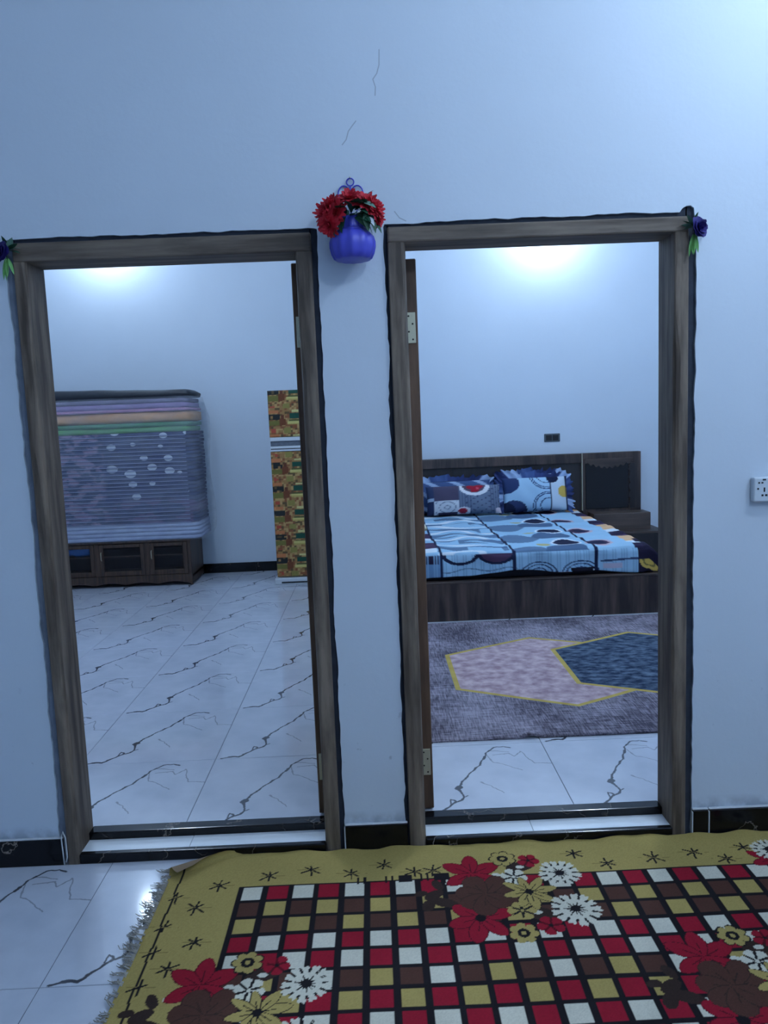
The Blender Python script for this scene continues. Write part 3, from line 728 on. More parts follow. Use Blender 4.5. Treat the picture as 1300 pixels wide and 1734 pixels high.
def pillow(name, c, wx, hz, th, tilt, painter, mat, label, frill=None, rotz=0.0, fr_sides=None):
    n = 56; U, V = np.meshgrid(np.linspace(-1, 1, n), np.linspace(-1, 1, n))
    prof = (np.clip(1-np.abs(U)**2.6, 0, 1)*np.clip(1-np.abs(V)**2.6, 0, 1))**.42
    pin = 1-.05*(1-np.abs(U))**.5*np.abs(V)**6; pin2 = 1-.05*(1-np.abs(V))**.5*np.abs(U)**6
    root = empty(name, c); tag(root, label, 'pillow')
    C = painter(U, V)
    base = np.stack([U*wx/2*pin2, 0*U, V*hz/2*pin], -1)
    Pf = base.copy(); Pf[..., 1] = -th*.6*prof-.004*np.sin(U*9+V*4)*prof; Pb = base.copy(); Pb[..., 1] = th*.4*prof
    # front and back shells joined into one closed mesh
    P2 = np.concatenate([Pf, Pb[:, ::-1]], 1); C2 = np.concatenate([C, C[:, ::-1]], 1)
    grid_obj('case', P2, C2, mat, root)
    if frill:
        per = []
        m = 160
        for i in range(m):
            t = i/m*4; s = int(t); u = t-s
            e = [(-1+2*u, -1), (1, -1+2*u), (1-2*u, 1), (-1, 1-2*u)][s]; per.append((e, s))
        F = np.zeros((3, m+1, 3)); r_ = random.Random(sum(map(ord, name)))
        for i in range(m+1):
            (u, v), s = per[i % m]; L = math.hypot(u, v)
            wv = math.sin(i*1.05)*.018+r_.uniform(-.006, .006); ex = (.055+r_.uniform(-.02, .022))*(.1 if s == 0 else 1)
            for k in range(3):
                q = k/2
                F[k, i] = (u*wx/2*.97+u/L*ex*q, wv*q+.002, v*hz/2*.97+v/L*ex*q)
        Cf = np.empty(F.shape); 
        for i in range(m+1): Cf[:, i] = frill[int(i*.13) % len(frill)]
        grid_obj('frill', F, Cf, mat, root)
    root.rotation_euler = (tilt, 0, rotz)
    return root
M_PIL = attr_mat('printed_pillow_cotton', .9, .07, 300, .001)
def p_patch(U, V):
    C = np.empty(U.shape+(3,)); C[:] = lin(104, 118, 140)
    put(C, (U < -.80), lin(50, 62, 94)); put(C, (U < -.80) & (V < .1) & (V > -.12), lin(150, 168, 190)); put(C, (U < -.80) & (V < -.12), lin(36, 46, 78))
    put(C, (U >= -.80) & (U < -.15), lin(74, 70, 92)); put(C, (U >= -.80) & (U < -.15) & (V < -.12), lin(196, 202, 210))
    rng = np.abs(np.hypot(U+.45, (V+.55)*.6) % .14-.07) < .014; put(C, rng & (U > -.78) & (U < -.18) & (V < -.15), lin(120, 130, 150))
    put(C, (U > -.15) & (np.sin(U*90) > .7), lin(84, 96, 120))
    dots = (np.sin(U*31)*np.sin(V*17+U*9) > .72) & (U > .0); put(C, dots, lin(58, 66, 94))
    put(C, ell(U, V, .28, .78, .40, .62) < 1, lin(214, 216, 222)); put(C, ell(U, V, .27, .86, .30, .50) < 1, lin(84, 74, 92))
    for dx, dy, r in ((.3, .62, .12), (.16, .78, .09), (.40, .80, .10), (.24, .52, .07)): put(C, ell(U, V, dx, dy, r, r*1.8) < 1, lin(150, 30, 50))
    put(C, ell(U, V, .36, .66, .05, .09) < 1, lin(196, 80, 100))
    put(C, ell(U, V, -.02, -.82, .18, .26) < 1, lin(206, 206, 214)); put(C, ell(U, V, -.05, -.82, .12, .18) < 1, lin(150, 40, 60))
    put(C, ell(U, V, .92, -.85, .10, .2) < 1, lin(210, 196, 206)); put(C, (U > -.7) & (U < -.2) & (V < -.86), lin(50, 46, 70))
    return C
def p_circ(U, V):
    C = np.empty(U.shape+(3,)); C[:] = lin(158, 192, 218)
    put(C, ell(U, V, -.92, .62, .42, .60) < 1, lin(44, 58, 98)); put(C, ell(U, V, -.72, -1.0, .42, .62) < 1, lin(46, 58, 94)); put(C, ell(U, V, -.98, -.95, .32, .48) < 1, NAVY)
    for cx, cy in ((.30, .95), (.34, -.72)):
        for r in (.46, .40, .24):
            put(C, (np.abs(np.hypot(U-cx, (V-cy)*.62)-r) < .016) & (U < .42), lin(50, 66, 108))
    put(C, U > .42, lin(188, 204, 220)); put(C, np.abs(U-.42) < .016, NAVY); put(C, U > .93, lin(44, 56, 96))
    put(C, (ell(U, V, .50, .85, .19, .30) < 1), NAVY); put(C, ell(U, V, .84, .04, .20, .34) < 1, YEL); put(C, (np.abs(U-.93) < .012), NAVY)
    return C
def p_navy(U, V):
    C = np.empty(U.shape+(3,)); C[:] = lin(64, 84, 124); put(C, np.sin(U*11+V*7) > .6, lin(150, 170, 200)); return C
FR = [lin(52, 66, 112), lin(70, 92, 140), lin(150, 172, 206), lin(44, 54, 96)]
pillow('pillow', (.70, 4.87, .748), .86, .31, .10, -.22, p_navy, M_PIL, 'blue frilled pillow tucked behind the patchwork pillow', FR)
pillow('pillow', (1.52, 4.88, .775), .62, .33, .10, -.22, p_navy, M_PIL, 'blue frilled pillow tucked behind the circle print pillow', FR)
pillow('pillow', (.84, 4.72, .725), .72, .285, .16, -.30, p_patch, M_PIL, 'grey patchwork pillow with red roses on the bed')
pillow('pillow', (1.53, 4.73, .752), .63, .335, .16, -.28, p_circ, M_PIL, 'light blue pillow with circles and a yellow dot on the bed', FR)

# bedside unit at the end of the headboard
bs = thing('bedside_unit', (2.35, 4.9, FLR), 'dark walnut bedside unit with black arched panel and steps', 'nightstand')
box('back_panel', 2.046, 2.625, 4.955, YB-.013, FLR, 1.112, M_WALNUT, bs, .004)
ins = box('mirror_panel', 2.075, 2.50, 4.945, 4.957, .56, 1.01, M_DARK, bs, .004)
pts = [(2.07+.47*i/48, 1.055) for i in range(49)] + [(2.54-.47*i/48, 1.02-.055*math.sin(math.pi*i/48)+.011*math.sin(i*1.15)) for i in range(49)]
bm = bmesh.new(); prism_into(bm, pts, 4.936, 4.956); bm_obj('carved_valance', bm, M_WALN_X, bs)
pts = [(2.505+.012*math.sin(i*1.3)*math.sin(i*.5), .56+.44*i/40) for i in range(41)] + [(2.56, 1.0), (2.56, .56)]
bm = bmesh.new(); prism_into(bm, pts, 4.938, 4.956); bm_obj('carved_stile', bm, M_WALNUT_D, bs)
box('upper_step', 2.095, 2.645, 4.74, 4.955, .36, .535, M_WALN_X, bs, .006)
box('lower_step', 2.095, 2.74, 4.62, YB-.015, FLR, .362, M_WALNUT_D, bs, .006)
box('step_top', 2.093, 2.748, 4.612, YB-.014, .348, .370, M_WALN_X, bs, .005)
adopt(bs)

# double socket over the headboard
ds = thing('wall_socket', (1.773, YB, 1.275), 'dark twin socket plate on the wall above the headboard', 'socket', None)
box('plate', 1.695, 1.852, YB-.010, YB, 1.234, 1.316, plain('dark_plate', lin(74, 84, 92), .4), ds, .006)
for k in range(2): box('module', 1.712+.066*k, 1.770+.066*k, YB-.014, YB-.008, 1.248, 1.302, M_HOLE, ds, .003)
adopt(ds)

# ------------------------------------------------------------------ storeroom: showcase cabinet, blankets, wrap, tarpaulin, bag
M_CAB = wood('cabinet_brown_wood', lin(40, 28, 22), lin(84, 62, 48), 'Z', 3, .45, .3, lin(58, 42, 34))
M_CABD = plain('cabinet_inside', lin(16, 13, 13), .7)
def glass_mat():
    m, nt, b = newmat('cabinet_glass'); setc(b.inputs['Base Color'], (.06, .06, .07)); b.inputs['Roughness'].default_value = .08
    b.inputs['Alpha'].default_value = .12; return m
M_GLASS = glass_mat()
cb = thing('showcase_cabinet', (-2.4, 4.7, FLR), 'low brown wooden cabinet with glazed doors under the blanket stack', 'cabinet')
CX0, CX1, CY0, CY1, CZ1 = -3.25, -1.73, 4.50, 4.98, .500
z0 = .155
box('back_board', CX0, CX1, CY1-.015, CY1, FLR+.03, CZ1, M_CABD, cb)
box('bottom_board', CX0, CX1, CY0+.02, CY1, z0-.02, z0, M_CAB, cb)
box('top_board', CX0-.01, CX1+.01, CY0-.01, CY1, CZ1-.025, CZ1, M_CAB, cb, .004)
box('shelf', CX0+.02, CX1-.02, CY0+.06, CY1-.015, .335, .348, M_CAB, cb)
for x in (CX0, CX1-.03): box('side_board', x, x+.03, CY0+.02, CY1, FLR+.02, CZ1-.02, M_CAB, cb)
bm = bmesh.new(); lathe_into(bm, [(.040, .02), (.045, .06), (.04, .09), (.046, .12), (.046, .36), (.04, .39), (.046, .42)], 8, (CX1-.046, CY0+.056, FLR)); bm_obj('corner_post', bm, M_CAB, cb)
doors = [(-2.112, -1.762), (-2.576, -2.160), (-3.045, -2.624)]
for a, b in doors:
    d = empty('door', (0, 0, 0), cb)
    bm = bmesh.new(); st = .038
    add_box(bm, a, a+st, CY0, CY0+.02, z0+.015, CZ1-.03, .003, 1); add_box(bm, b-st, b, CY0, CY0+.02, z0+.015, CZ1-.03, .003, 1)
    add_box(bm, a+st, b-st, CY0, CY0+.02, z0+.015, z0+.06, .003, 1); add_box(bm, a+st, b-st, CY0, CY0+.02, CZ1-.065, CZ1-.03, .003, 1)
    bm_obj('door_frame', bm, M_CAB, d)
    box('pane', a+st-.003, b-st+.003, CY0+.008, CY0+.012, z0+.055, CZ1-.06, M_GLASS, d)
    bm = bmesh.new(); tube_into(bm, [(a+.02, CY0-.004, .40), (a+.02, CY0-.016, .39), (a+.02, CY0-.016, .33), (a+.02, CY0-.004, .32)], .004, 6); bm_obj('handle', bm, M_STEEL, d, True)
for x0_, x1_ in ((-2.160, -2.112), (-2.624, -2.576), (-3.22, -3.045), (-1.760, -1.731)): box('stile', x0_, x1_, CY0+.003, CY0+.03, z0-.01, CZ1-.02, M_CAB, cb, .003)
ap = [(CX0, z0+.012), (CX0, FLR)]
for i in range(61):
    x = CX0+.03+(CX1-CX0-.06)*i/60; ap.append((x, FLR+.022+.020*abs(math.sin(math.pi*i/60*5))))
ap += [(CX1, FLR), (CX1, z0+.012)]
bm = bmesh.new(); prism_into(bm, ap, CY0-.004, CY0+.02); bm_obj('scalloped_apron', bm, M_CAB, cb)
adopt(cb)
bm = bmesh.new(); bmesh.ops.create_icosphere(bm, subdivisions=3, radius=1)
rb = random.Random(2)
for v in bm.verts:
    q = 1+.12*math.sin(v.co.x*9+v.co.z*5)+.08*math.sin(v.co.y*13)
    v.co = Vector((-2.80+v.co.x*.155*q, 4.66+v.co.y*.07*q, .407+max(v.co.z, -.78)*.075*q))
bag = bm_obj('plastic_bag', bm, plain('blue_plastic', lin(60, 136, 226), .35, .15, 20), None, True)
tag(bag, 'crumpled blue plastic bag on the shelf inside the glazed cabinet', 'bag')

def blanket_mat(name, c1, c2=None, patt=False):
    m, nt, b = newmat(name); b.inputs['Roughness'].default_value = .9
    v = texco(nt)
    f = noise(nt, v, 9, 4, (1, 1, 2))
    c = mixc(nt, ramp(nt, f, .3, .7), c1, c2 or tuple(min(1, x*1.25) for x in c1))
    if patt:
        g = N(nt, 'ShaderNodeNewGeometry').outputs['Position']
        s = N(nt, 'ShaderNodeSeparateXYZ'); nt.links.new(g, s.inputs[0])
        vor = N(nt, 'ShaderNodeTexVoronoi'); vor.inputs['Scale'].default_value = 1.0; vor.inputs['Randomness'].default_value = .55
        nt.links.new(vmath(nt, 'MULTIPLY', g, (6.2, 0.0, 9.0)).outputs[0], vor.inputs['Vector'])
        blob = math_(nt, 'LESS_THAN', vor.outputs['Distance'], .33)
        zone = math_(nt, 'MULTIPLY', ramp(nt, s.outputs[0], -2.46, -2.40), ramp(nt, s.outputs[2], .86, .90))
        zone = math_(nt, 'MULTIPLY', zone, math_(nt, 'SUBTRACT', 1.0, ramp(nt, s.outputs[0], -1.70, -1.69)))
        c = mixc(nt, math_(nt, 'MULTIPLY', math_(nt, 'MULTIPLY', blob, zone), .85), c, lin(205, 212, 222))
        side = math_(nt, 'MULTIPLY', math_(nt, 'SUBTRACT', 1.0, ramp(nt, s.outputs[0], -2.50, -2.44)), ramp(nt, noise(nt, g, 7, 3, (1, 0, 2.2)), .46, .54))
        c = mixc(nt, math_(nt, 'MULTIPLY', side, .8), c, lin(150, 124, 150))
        lowz = math_(nt, 'MULTIPLY', math_(nt, 'SUBTRACT', 1.0, ramp(nt, s.outputs[2], .84, .90)), ramp(nt, noise(nt, g, 5, 3, (1, 0, 2.2)), .5, .56))
        c = mixc(nt, math_(nt, 'MULTIPLY', lowz, .6), c, lin(110, 84, 120))
    nt.links.new(c, b.inputs['Base Color']); bump(nt, b, f, .004)
    return m
MB_NAVY = blanket_mat('navy_print_blanket', lin(30, 40, 80), lin(50, 64, 106), True)
MB_PALE = blanket_mat('pale_blanket', lin(150, 160, 190), lin(172, 182, 206))
MB_BIND = plain('pale_binding', lin(138, 146, 180), .8, .1, 20)
MB_TOP = [(blanket_mat('lilac_grey_blanket', lin(112, 106, 130)), 'lilac grey folded blanket at the top of the wrapped stack', .040),
          (blanket_mat('lilac_blanket', lin(140, 120, 160)), 'lilac folded blanket second from the top of the wrapped stack', .050),
          (blanket_mat('pink_blanket', lin(176, 128, 160)), 'thin pink folded blanket above the orange one in the stack', .025),
          (blanket_mat('orange_blanket', lin(196, 148, 104)), 'pale orange folded blanket between the pink and green ones', .100),
          (blanket_mat('green_blanket', lin(70, 122, 82)), 'dark green folded blanket under the orange one in the stack', .040),
          (blanket_mat('bright_green_blanket', lin(90, 146, 88)), 'bright green folded blanket above the navy ones in the stack', .050)]
def folded(name, x0, x1, y0, y1, za, zb, mat, seed):
    """a folded blanket: soft rounded front and ends, a fold line along the front"""
    r_ = random.Random(seed); h = zb-za; nx = 30; prof = []
    for k in range(9):
        a = -math.pi/2+math.pi*k/8; prof.append((y0+h*.5*(1-math.cos(a)*.9), za+h/2+h*.5*math.sin(a)))
    prof += [(y1, zb), (y1, za)]
    bm = bmesh.new(); rings = []; p1, p2 = r_.uniform(0, 6), r_.uniform(0, 6)
    for i in range(nx+1):
        t = i/nx; x = x0+(x1-x0)*t
        e = min(t, 1-t)*(x1-x0); sh = 0.028*(1-min(1, e/.05))**2
        wv = .004*math.sin(x*5+p1)+.002*math.sin(x*17+p2)
        mid = za+h/2; sq = 1-.25*(1-min(1, e/.015))**2
        rings.append([bm.verts.new((x, y+wv+(sh if y < y0+.2 else 0), mid+(z-mid)*sq)) for y, z in prof])
    m = len(prof)
    for i in range(nx):
        for j in range(m): bm.faces.new((rings[i][j], rings[i][(j+1) % m], rings[i+1][(j+1) % m], rings[i+1][j]))
    bm.faces.new(rings[0][::-1]); bm.faces.new(rings[-1])
    o = bm_obj(name, bm, mat, None, True); return o
SX0, SX1, SY0, SY1 = -3.18, -1.635, 4.475, 4.93
zc = CZ1; sd = 0
ORD = 'first second third fourth fifth sixth seventh eighth ninth tenth eleventh twelfth thirteenth fourteenth fifteenth sixteenth seventeenth eighteenth nineteenth twentieth twenty-first twenty-second twenty-third twenty-fourth'.split()
n_nav, hh = 24, (1.790-.305-.500-.15)/24
for k in range(4):
    o = folded('folded_blanket', SX0, SX1+.012+rb.uniform(-.003, .003), SY0-.006, SY1, zc, zc+.0375, MB_PALE, sd); sd += 1; zc += .0375
    tag(o, ORD[k]+' pale folded blanket up from the cabinet top in the wrapped stack', 'blanket', 'pale blankets at the bottom of the stack')
for k in range(n_nav):
    o = folded('folded_blanket', SX0+rb.uniform(0, .02), SX1+rb.uniform(-.005, .005), SY0+rb.uniform(-.003, .003), SY1, zc, zc+hh, MB_NAVY, sd); sd += 1
    tag(o, ORD[n_nav-1-k]+' navy printed folded blanket below the bright green one in the stack', 'blanket', 'navy blankets in the stack')
    bx = box('binding', SX0+.08, SX1-.07, SY0-.009, SY0+.02, zc+.0005, zc+.0065, MB_BIND, o, .002, 1)
    zc += hh
for mat, lab, h in MB_TOP[::-1]:
    o = folded('folded_blanket', SX0+rb.uniform(0, .02), SX1+rb.uniform(-.03, 0), SY0+rb.uniform(0, .012), SY1, zc, zc+h, mat, sd); sd += 1; zc += h
    tag(o, lab, 'blanket')
STOP = zc
def wrap_mat():
    m, nt, b = newmat('clear_plastic_wrap'); setc(b.inputs['Base Color'], lin(200, 208, 224)); b.inputs['Roughness'].default_value = .36
    v = texco(nt); f = noise(nt, v, 6, 4, (1, 1, 3)); g = noise(nt, v, 30, 3, (1, 1, 4))
    a = math_(nt, 'ADD', math_(nt, 'MULTIPLY', ramp(nt, f, .35, .75), .15), .13)
    nt.links.new(a, b.inputs['Alpha']); bump(nt, b, g, .004); return m
def build_wrap():
    # one sheet: front, round the right corner and along the right side; hangs a little past the cabinet top
    path = [(SX0-.03, SY0-.035)]
    for i in range(1, 60): path.append((SX0-.03+(-1.61-SX0+.03)*i/60, SY0-.035))
    for i in range(13):
        a = math.pi/2*i/12; path.append((-1.625+.06*math.sin(a), SY0+.025-.06*math.cos(a)))
    for i in range(1, 16): path.append((-1.565, SY0+.025+(SY1-SY0)*.9*i/15))
    zs = np.linspace(.492, STOP+.012, 90)
    P = np.zeros((len(zs), len(path), 3))
    for j, z in enumerate(zs):
        t = (z-.492)/(STOP-.48)
        for i, (x, y) in enumerate(path):
            rip = .0025*math.sin(z*2*math.pi/hh)
            sidep = max(0, min(1, (x+1.80)/.2))
            bulge = (.010*math.sin(z*9+1)+.012*math.sin(z*4)-.05*max(0, t-.86)/.14-.03*max(0, .05-t)/.05)*sidep
            P[j, i] = (x+bulge, y+rip-.004*math.sin(x*6+z*3)+(.03*max(0, .04-t)/.04 if y < SY0 else 0), z)
    o = grid_obj('plastic_wrap', P, None, wrap_mat()); tag(o, 'clear plastic sheet wrapped around the blanket stack', 'plastic wrap')
build_wrap()
# dark tarpaulin folded on top of the stack
bm = bmesh.new(); rings = []
for i in range(41):
    t = i/40; x = -3.2+1.565*t; w_ = .006*math.sin(x*7)+.004*math.sin(x*17)
    h = .098*(1 if t < .97 else 1-.25*(t-.97)/.03)-.014*t
    sec = []
    for k in range(14):
        a = 2*math.pi*k/14; cy, sz = math.cos(a), math.sin(a)
        sec.append(bm.verts.new((x+.01*sz, 4.69+.235*math.copysign(abs(cy)**.45, cy), STOP+.001+h/2+.010*math.sin(x*2.1+2.0)*(1 if sz > 0 else 0)+w_*.3*(sz > 0)+h/2*math.copysign(abs(sz)**.6, sz))))
    rings.append(sec)
for i in range(40):
    for k in range(14): bm.faces.new((rings[i][k], rings[i][(k+1) % 14], rings[i+1][(k+1) % 14], rings[i+1][k]))
bm.faces.new(rings[0][::-1]); bm.faces.new(rings[-1])
tp = bm_obj('tarpaulin', bm, plain('dark_tarpaulin', lin(38, 44, 52), .5, .3, 14, bumpd=.004), None, True)
tag(tp, 'folded dark grey tarpaulin lying on top of the blanket stack', 'tarpaulin')

# ------------------------------------------------------------------ fridge
fr = thing('fridge', (-.60, 4.7, FLR), 'tall two door fridge with mosaic printed doors beside the storeroom wall', 'fridge')
FX0, FX1, FY = -.922, -.29, 4.36
M_FB = plain('fridge_white', lin(206, 212, 218), .35)
box('body', FX0+.004, FX1-.004, FY+.035, 4.98, FLR+.03, 1.805, M_FB, fr, .008)
def fr_paint(X, Z):
    u = ((X-FX0)/.30) % 1; v = ((Z-.125)/.217) % 1
    rnd = np.sin(np.floor(X/.021)*12.9+np.floor(Z/.018)*78.2)*43758.5; rnd = rnd-np.floor(rnd)
    C = np.empty(X.shape+(3,)); C[:] = lin(168, 124, 70)
    C[rnd < .28] = lin(196, 156, 92); C[(rnd > .28) & (rnd < .5)] = lin(150, 88, 52); C[(rnd > .86)] = lin(104, 84, 54)
    def R(a, b, c, d, col, p=1.0): put(C, (u >= a) & (u < b) & (v >= c) & (v < d) & ((rnd < p)), col)
    R(0, .34, .58, .82, lin(44, 48, 50), .8); R(0, .32, .34, .55, lin(122, 118, 52)); R(.02, .30, .84, .98, lin(206, 120, 66))
    put(C, (u > .33) & (u < .5) & (v > .30+.4*(u-.33)) & (v < .62), lin(124, 66, 38)); R(.36, .46, .62, .78, lin(110, 60, 40))
    R(.62, .97, .62, .84, lin(26, 84, 70)); R(.56, .98, .42, .50, lin(214, 200, 110)); R(.60, .94, .50, .56, lin(92, 96, 52)); R(.56, .9, .36, .42, lin(190, 170, 84))
    R(.70, .9, .88, .96, lin(214, 206, 130)); R(.44, .66, .02, .24, lin(150, 140, 66)); R(.06, .2, .06, .2, lin(190, 70, 50), .7)
    return C*.72+.28*C.mean(-1, keepdims=True)*np.array(lin(206, 190, 170))
M_FP = attr_mat('mosaic_print', .45, .12, 60, 0)
def fr_door(name, za, zb):
    xs = np.linspace(FX0, FX1, 90); zs = np.linspace(za, zb, max(30, int((zb-za)/.007))); X, Z = np.meshgrid(xs, zs)
    e = np.minimum(np.minimum(X-FX0, FX1-X), np.minimum(Z-za, zb-Z)); Y = FY+.010*(1-np.clip(e/.010, 0, 1))**2
    d = grid_obj(name, np.stack([X, Y, Z], -1), fr_paint(X, Z), M_FP, fr)
    md = d.modifiers.new('thick', 'SOLIDIFY'); md.thickness = .03; md.offset = -1
    return d
fd = fr_door('freezer_door', 1.398, 1.812); mdn = fr_door('main_door', .125, 1.268)
box('handle_band', FX0+.004, FX1-.004, FY-.002, FY+.04, 1.362, 1.396, M_FB, fr, .004)
box('control_strip', FX0+.004, FX1-.004, FY+.012, FY+.04, 1.318, 1.362, plain('mosaic_grey_strip', lin(96, 104, 116), .4, .45, 60), fr)
box('handle_band', FX0+.004, FX1-.004, FY-.002, FY+.04, 1.270, 1.316, M_FB, fr, .004)
box('dark_groove', FX0+.006, FX1-.006, FY-.003, FY+.0, 1.288, 1.296, M_HOLE, fr)
box('plinth', FX0-.02, FX1+.01, FY-.03, 4.97, FLR, .118, M_FB, fr, .008)
box('plinth_slot', FX0+.04, FX1-.02, FY-.032, FY-.028, FLR+.012, FLR+.026, M_HOLE, fr)
adopt(fr)

# ------------------------------------------------------------------ socket on the hall wall
ws = thing('wall_socket', (1.34, 0, 1.22), 'white raised socket plate with pin holes on the hall wall', 'socket')
box('plate', 1.262, 1.415, -.026, 0.001, 1.180, 1.264, M_WHITE_PLASTIC, ws, .006, 3)
for x, z, a, b in ((1.297, 1.2555, .0085, .0038), (1.2795, 1.2455, .0042, .0042), (1.2905, 1.2455, .0046, .0036), (1.2765, 1.2255, .0042, .0045), (1.2975, 1.222, .0036, .011), (1.2915, 1.2035, .005, .0048), (1.304, 1.2035, .0055, .0048), (1.345, 1.2455, .0045, .0045), (1.345, 1.222, .004, .010), (1.36, 1.205, .005, .005)):
    box('pin_hole', x-a/1.5, x+a/1.5, -.0268, -.0255, z-b/1.5, z+b/1.5, M_HOLE, ws)
adopt(ws)

# ------------------------------------------------------------------ flowers
def leaf_mesh(L, W, bend=.3, fold=.25):
    n = 7; vs_, fs = [], []
    for i in range(n):
        t = i/(n-1); w_ = W*math.sin(math.pi*min(1, t*.97+.03))**.8*(1-.25*t); z = -bend*L*t*t
        vs_ += [(L*t, -w_, z+fold*w_), (L*t, 0, z), (L*t, w_, z+fold*w_)]
    for i in range(n-1):
        a = i*3; fs += [(a, a+1, a+4, a+3), (a+1, a+2, a+5, a+4)]
    return vs_, fs
def place_leaf(parent, p, direction, L, W, mat, roll=0, name='leaf', bend=.3):
    v, f = leaf_mesh(L, W, bend); o = mesh_obj(name, v, f, mat, parent, True)
    d = Vector(direction).normalized(); q = d.to_track_quat('X', 'Z'); o.rotation_mode = 'QUATERNION'
    from mathutils import Quaternion
    o.rotation_quaternion = q @ Quaternion((1, 0, 0), roll); o.location = p
    return o
def bloom(name, parent, c, R, axis, col_mat, petals, rings_, seed, cup=.6, wf_=.42):
    """layered petals in one mesh round an axis"""
    r_ = random.Random(seed); bm = bmesh.new(); q = Vector(axis).normalized().to_track_quat('Z', 'Y')
    for ri in range(rings_):
        t = ri/max(1, rings_-1); k_ = max(3, int(petals*(1-.45*t))); L = R*(1-.62*t); el = .12+cup*1.5*t
        for k in range(k_):
            a = 2*math.pi*(k+.5*(ri % 2))/k_+r_.uniform(-.12, .12); l = L*r_.uniform(.86, 1.1); W = l*wf_*r_.uniform(.85, 1.15)
            e = min(1.45, el+r_.uniform(-.12, .12)); vv = []
            for i in range(5):
                s = i/4; rad = l*s*math.cos(e)+.10*l*math.sin(math.pi*s)*math.sin(e); z = l*s*math.sin(e)+.16*l*s*s*(1 if t > .4 else -.4)
                w_ = W*math.sin(math.pi*(.12+.76*s))
                for sgn in (-1, 0, 1):
                    p = Vector((rad*math.cos(a)-sgn*w_*math.sin(a), rad*math.sin(a)+sgn*w_*math.cos(a), z+(.18*w_ if sgn else 0)))
                    vv.append(bm.verts.new(q @ p+Vector(c)))
            for i in range(4):
                for j in range(2): bm.faces.new((vv[i*3+j], vv[i*3+j+1], vv[i*3+j+4], vv[i*3+j+3]))
    return bm_obj(name, bm, col_mat, parent, True)
M_POT = plain('violet_blue_plastic', lin(72, 76, 190), .38, .06, 10)
M_POTR = plain('violet_blue_rim', lin(64, 66, 176), .38)
M_REDF = plain('red_silk_petals', lin(186, 22, 44), .7, .25, 40)
M_GRN = plain('green_silk_leaves', lin(24, 72, 50), .6, .35, 30)
M_GRN2 = plain('light_green_leaves', lin(104, 164, 92), .55, .3, 30)
M_GRN3 = plain('grey_green_leaves', lin(96, 134, 120), .55, .3, 30)
M_VIO = plain('dark_violet_petals', lin(42, 34, 112), .6, .3, 40)
hp = thing('hanging_flower_pot', (-.038, -.001, 2.0), 'violet blue wall pot of red flowers hung on the pillar between the doorways', 'flower pot')
pc = (-.038, -.074, 2.0)
bm = bmesh.new(); lathe_into(bm, [(.050, .003), (.058, .006), (.066, .022), (.0705, .042), (.0705, .058), (.066, .074), (.054, .087), (.045, .092), (.042, .100), (.041, .118), (.043, .130), (.039, .129), (.036, .112)], 72, pc, .03, 12)
bm_obj('pot', bm, M_POT, hp, True)
bm = bmesh.new(); tube_into(bm, [(pc[0]+.044*math.cos(a), pc[1]+.044*math.sin(a), 2.092) for a in [2*math.pi*i/32 for i in range(32)]], .0035, 8, True); bm_obj('neck_ring', bm, M_POTR, hp, True)
def scroll(sx): 
    pts = []
    for i in range(15):
        t = i/14; a = math.pi*(-.5+1.5*t)+.15
        pts.append((pc[0]+sx*(.021+.019*math.cos(a)), -.006, 2.222+.026*math.sin(a)-(.012 if t < .12 else 0)))
    return pts
bm = bmesh.new()
for sx in (-1, 1):
    tube_into(bm, [(pc[0]+sx*.012, -.03, 2.14), (pc[0]+sx*.022, -.008, 2.185)]+scroll(sx)+[(pc[0]+sx*.002, -.006, 2.205), (pc[0]+sx*.001, -.012, 2.17)], .0022, 6)
tube_into(bm, [(pc[0]+.0115*math.cos(a), -.006, 2.259+.0115*math.sin(a)) for a in [2*math.pi*i/20 for i in range(20)]], .0022, 6, True)
tube_into(bm, [(pc[0], -.006, 2.248), (pc[0], -.006, 2.16), (pc[0], -.035, 2.12)], .0024, 6)
bm_obj('scroll_hook', bm, M_POT, hp, True)
bm = bmesh.new(); tube_into(bm, [(pc[0], .002, 2.272), (pc[0], -.012, 2.272)], .0025, 6); bm_obj('nail', bm, M_STEEL, hp, True)
for i, (dx, dy, dz, R, ax) in enumerate(((-.078, -.030, .140, .050, (-.7, -.6, .35)), (-.058, -.030, .165, .044, (-.4, -.6, .7)), (-.046, -.048, .135, .040, (-.3, -.9, .2)), (-.002, -.040, .178, .042, (0, -.75, .65)),
                                         (.052, -.035, .162, .048, (.4, -.7, .55)), (.074, -.030, .145, .044, (.8, -.5, .25)), (.082, -.03, .118, .030, (.85, -.5, -.1)), (-.068, -.048, .100, .040, (-.5, -.75, -.3)))):
    bloom('flower', hp, (pc[0]+dx, pc[1]+dy, 2.0+dz), R, ax, M_REDF, 15, 5, i+20, .62, .2)
rl = random.Random(8)
for i in range(44):
    a = rl.uniform(math.pi, 2*math.pi) if i % 3 else rl.uniform(0, math.pi); el = rl.uniform(-.5, .9)
    d = (math.cos(a), math.sin(a)*.7-.15, math.sin(el)*.9)
    place_leaf(hp, (pc[0]+.03*math.cos(a), pc[1]+.03*math.sin(a), 2.126+rl.uniform(-.002, .026)), d, rl.uniform(.045, .072), rl.uniform(.010, .017), M_GRN, rl.uniform(-.8, .8), bend=rl.uniform(.2, .9))
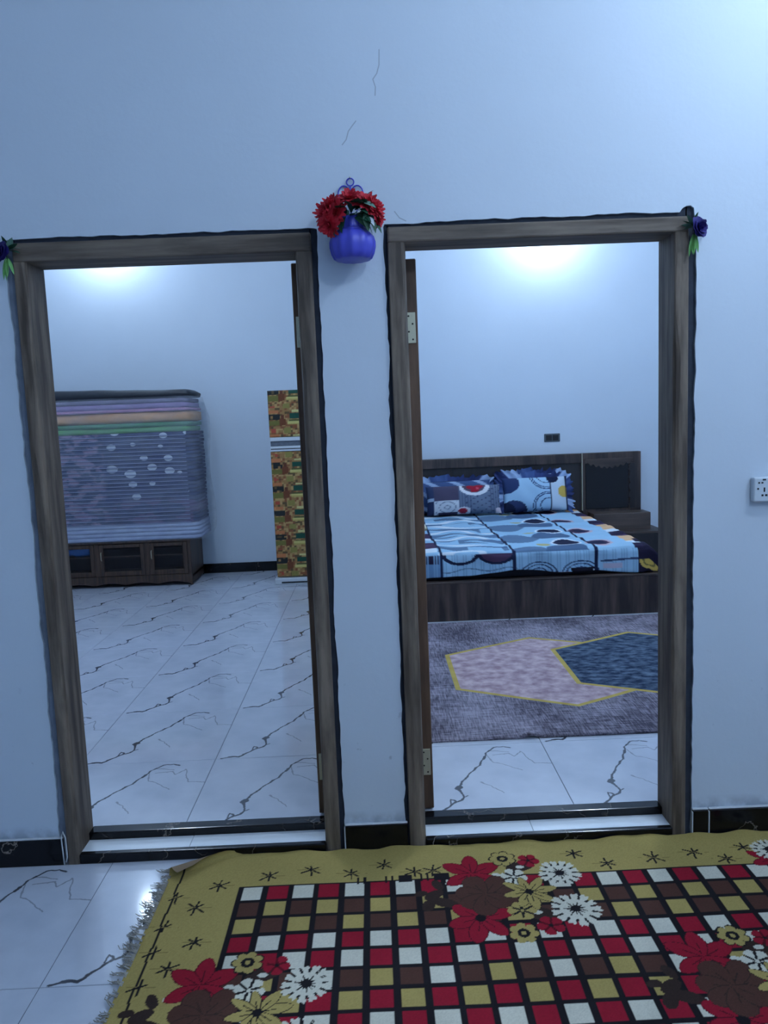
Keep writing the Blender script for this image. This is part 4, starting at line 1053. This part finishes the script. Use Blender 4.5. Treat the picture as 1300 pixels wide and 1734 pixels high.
for d in ((.8, -.2, .75), (.62, -.3, .9), (.95, -.2, .5)): place_leaf(hp, (pc[0]+.02, pc[1], 2.165), d, .068, .009, M_GRN, .3)
for d, p in (((-.4, -.4, -.9), (-.045, -.045, .115)), ((-.2, -.5, -1), (-.03, -.05, .125)), ((.5, -.3, -.9), (.055, -.045, .125)), ((.3, -.4, -1), (.04, -.05, .13)), ((.75, -.3, -.7), (.06, -.03, .12))):
    place_leaf(hp, (pc[0]+p[0], pc[1]+p[1], 2.0+p[2]), d, .055, .012, M_GRN, .4)
place_leaf(hp, (pc[0]+.03, pc[1]-.05, 2.165), (.7, -.6, -.2), .06, .012, M_GRN3, .5); place_leaf(hp, (pc[0]+.055, pc[1]-.05, 2.12), (.3, -.4, -.5), .035, .007, M_WHITE_PLASTIC, .5)
adopt(hp)
def corner_rose(loc, side, label, seed):
    e = thing('artificial_rose', loc, label, 'flower'); x, y, z = loc; r_ = random.Random(seed)
    bloom('bloom', e, (x+side*.018, y-.022, z), .036, (side*.45, -.85, .1), M_VIO, 6, 5, seed, .75, .62)
    bm = bmesh.new(); tube_into(bm, [(x, y, z-.05), (x+side*.005, y-.012, z-.025), (x+side*.012, y-.015, z)], .0025, 6); bm_obj('stem', bm, M_GRN, e, True)
    for k in range(7):
        d = (side*r_.uniform(-.4, .45), -.25, -1); place_leaf(e, (x+side*(.010+r_.uniform(-.008, .01)), y-.014, z-.018), d, r_.uniform(.05, .078), .006, M_GRN2, r_.uniform(-.6, .6), bend=.1)
    for d, m_ in (((-side*1, -.3, .25), M_GRN3), ((-side*.9, -.3, -.1), M_GRN), ((-side*.5, -.3, .9), M_GRN3), ((-side*.8, -.35, .5), M_GRN), ((side*.1, -.3, 1), M_GRN)):
        place_leaf(e, (x+side*.004, y-.012, z+.004), d, .048, .011, m_, r_.uniform(-.4, .4), bend=.15)
    adopt(e)
corner_rose((1.050, -.012, 2.072), 1, 'dark violet artificial rose with green leaves on the bedroom door frame corner', 31)
corner_rose((-1.128, -.012, 2.078), -1, 'dark violet artificial rose with green leaves on the storeroom door frame corner', 47)
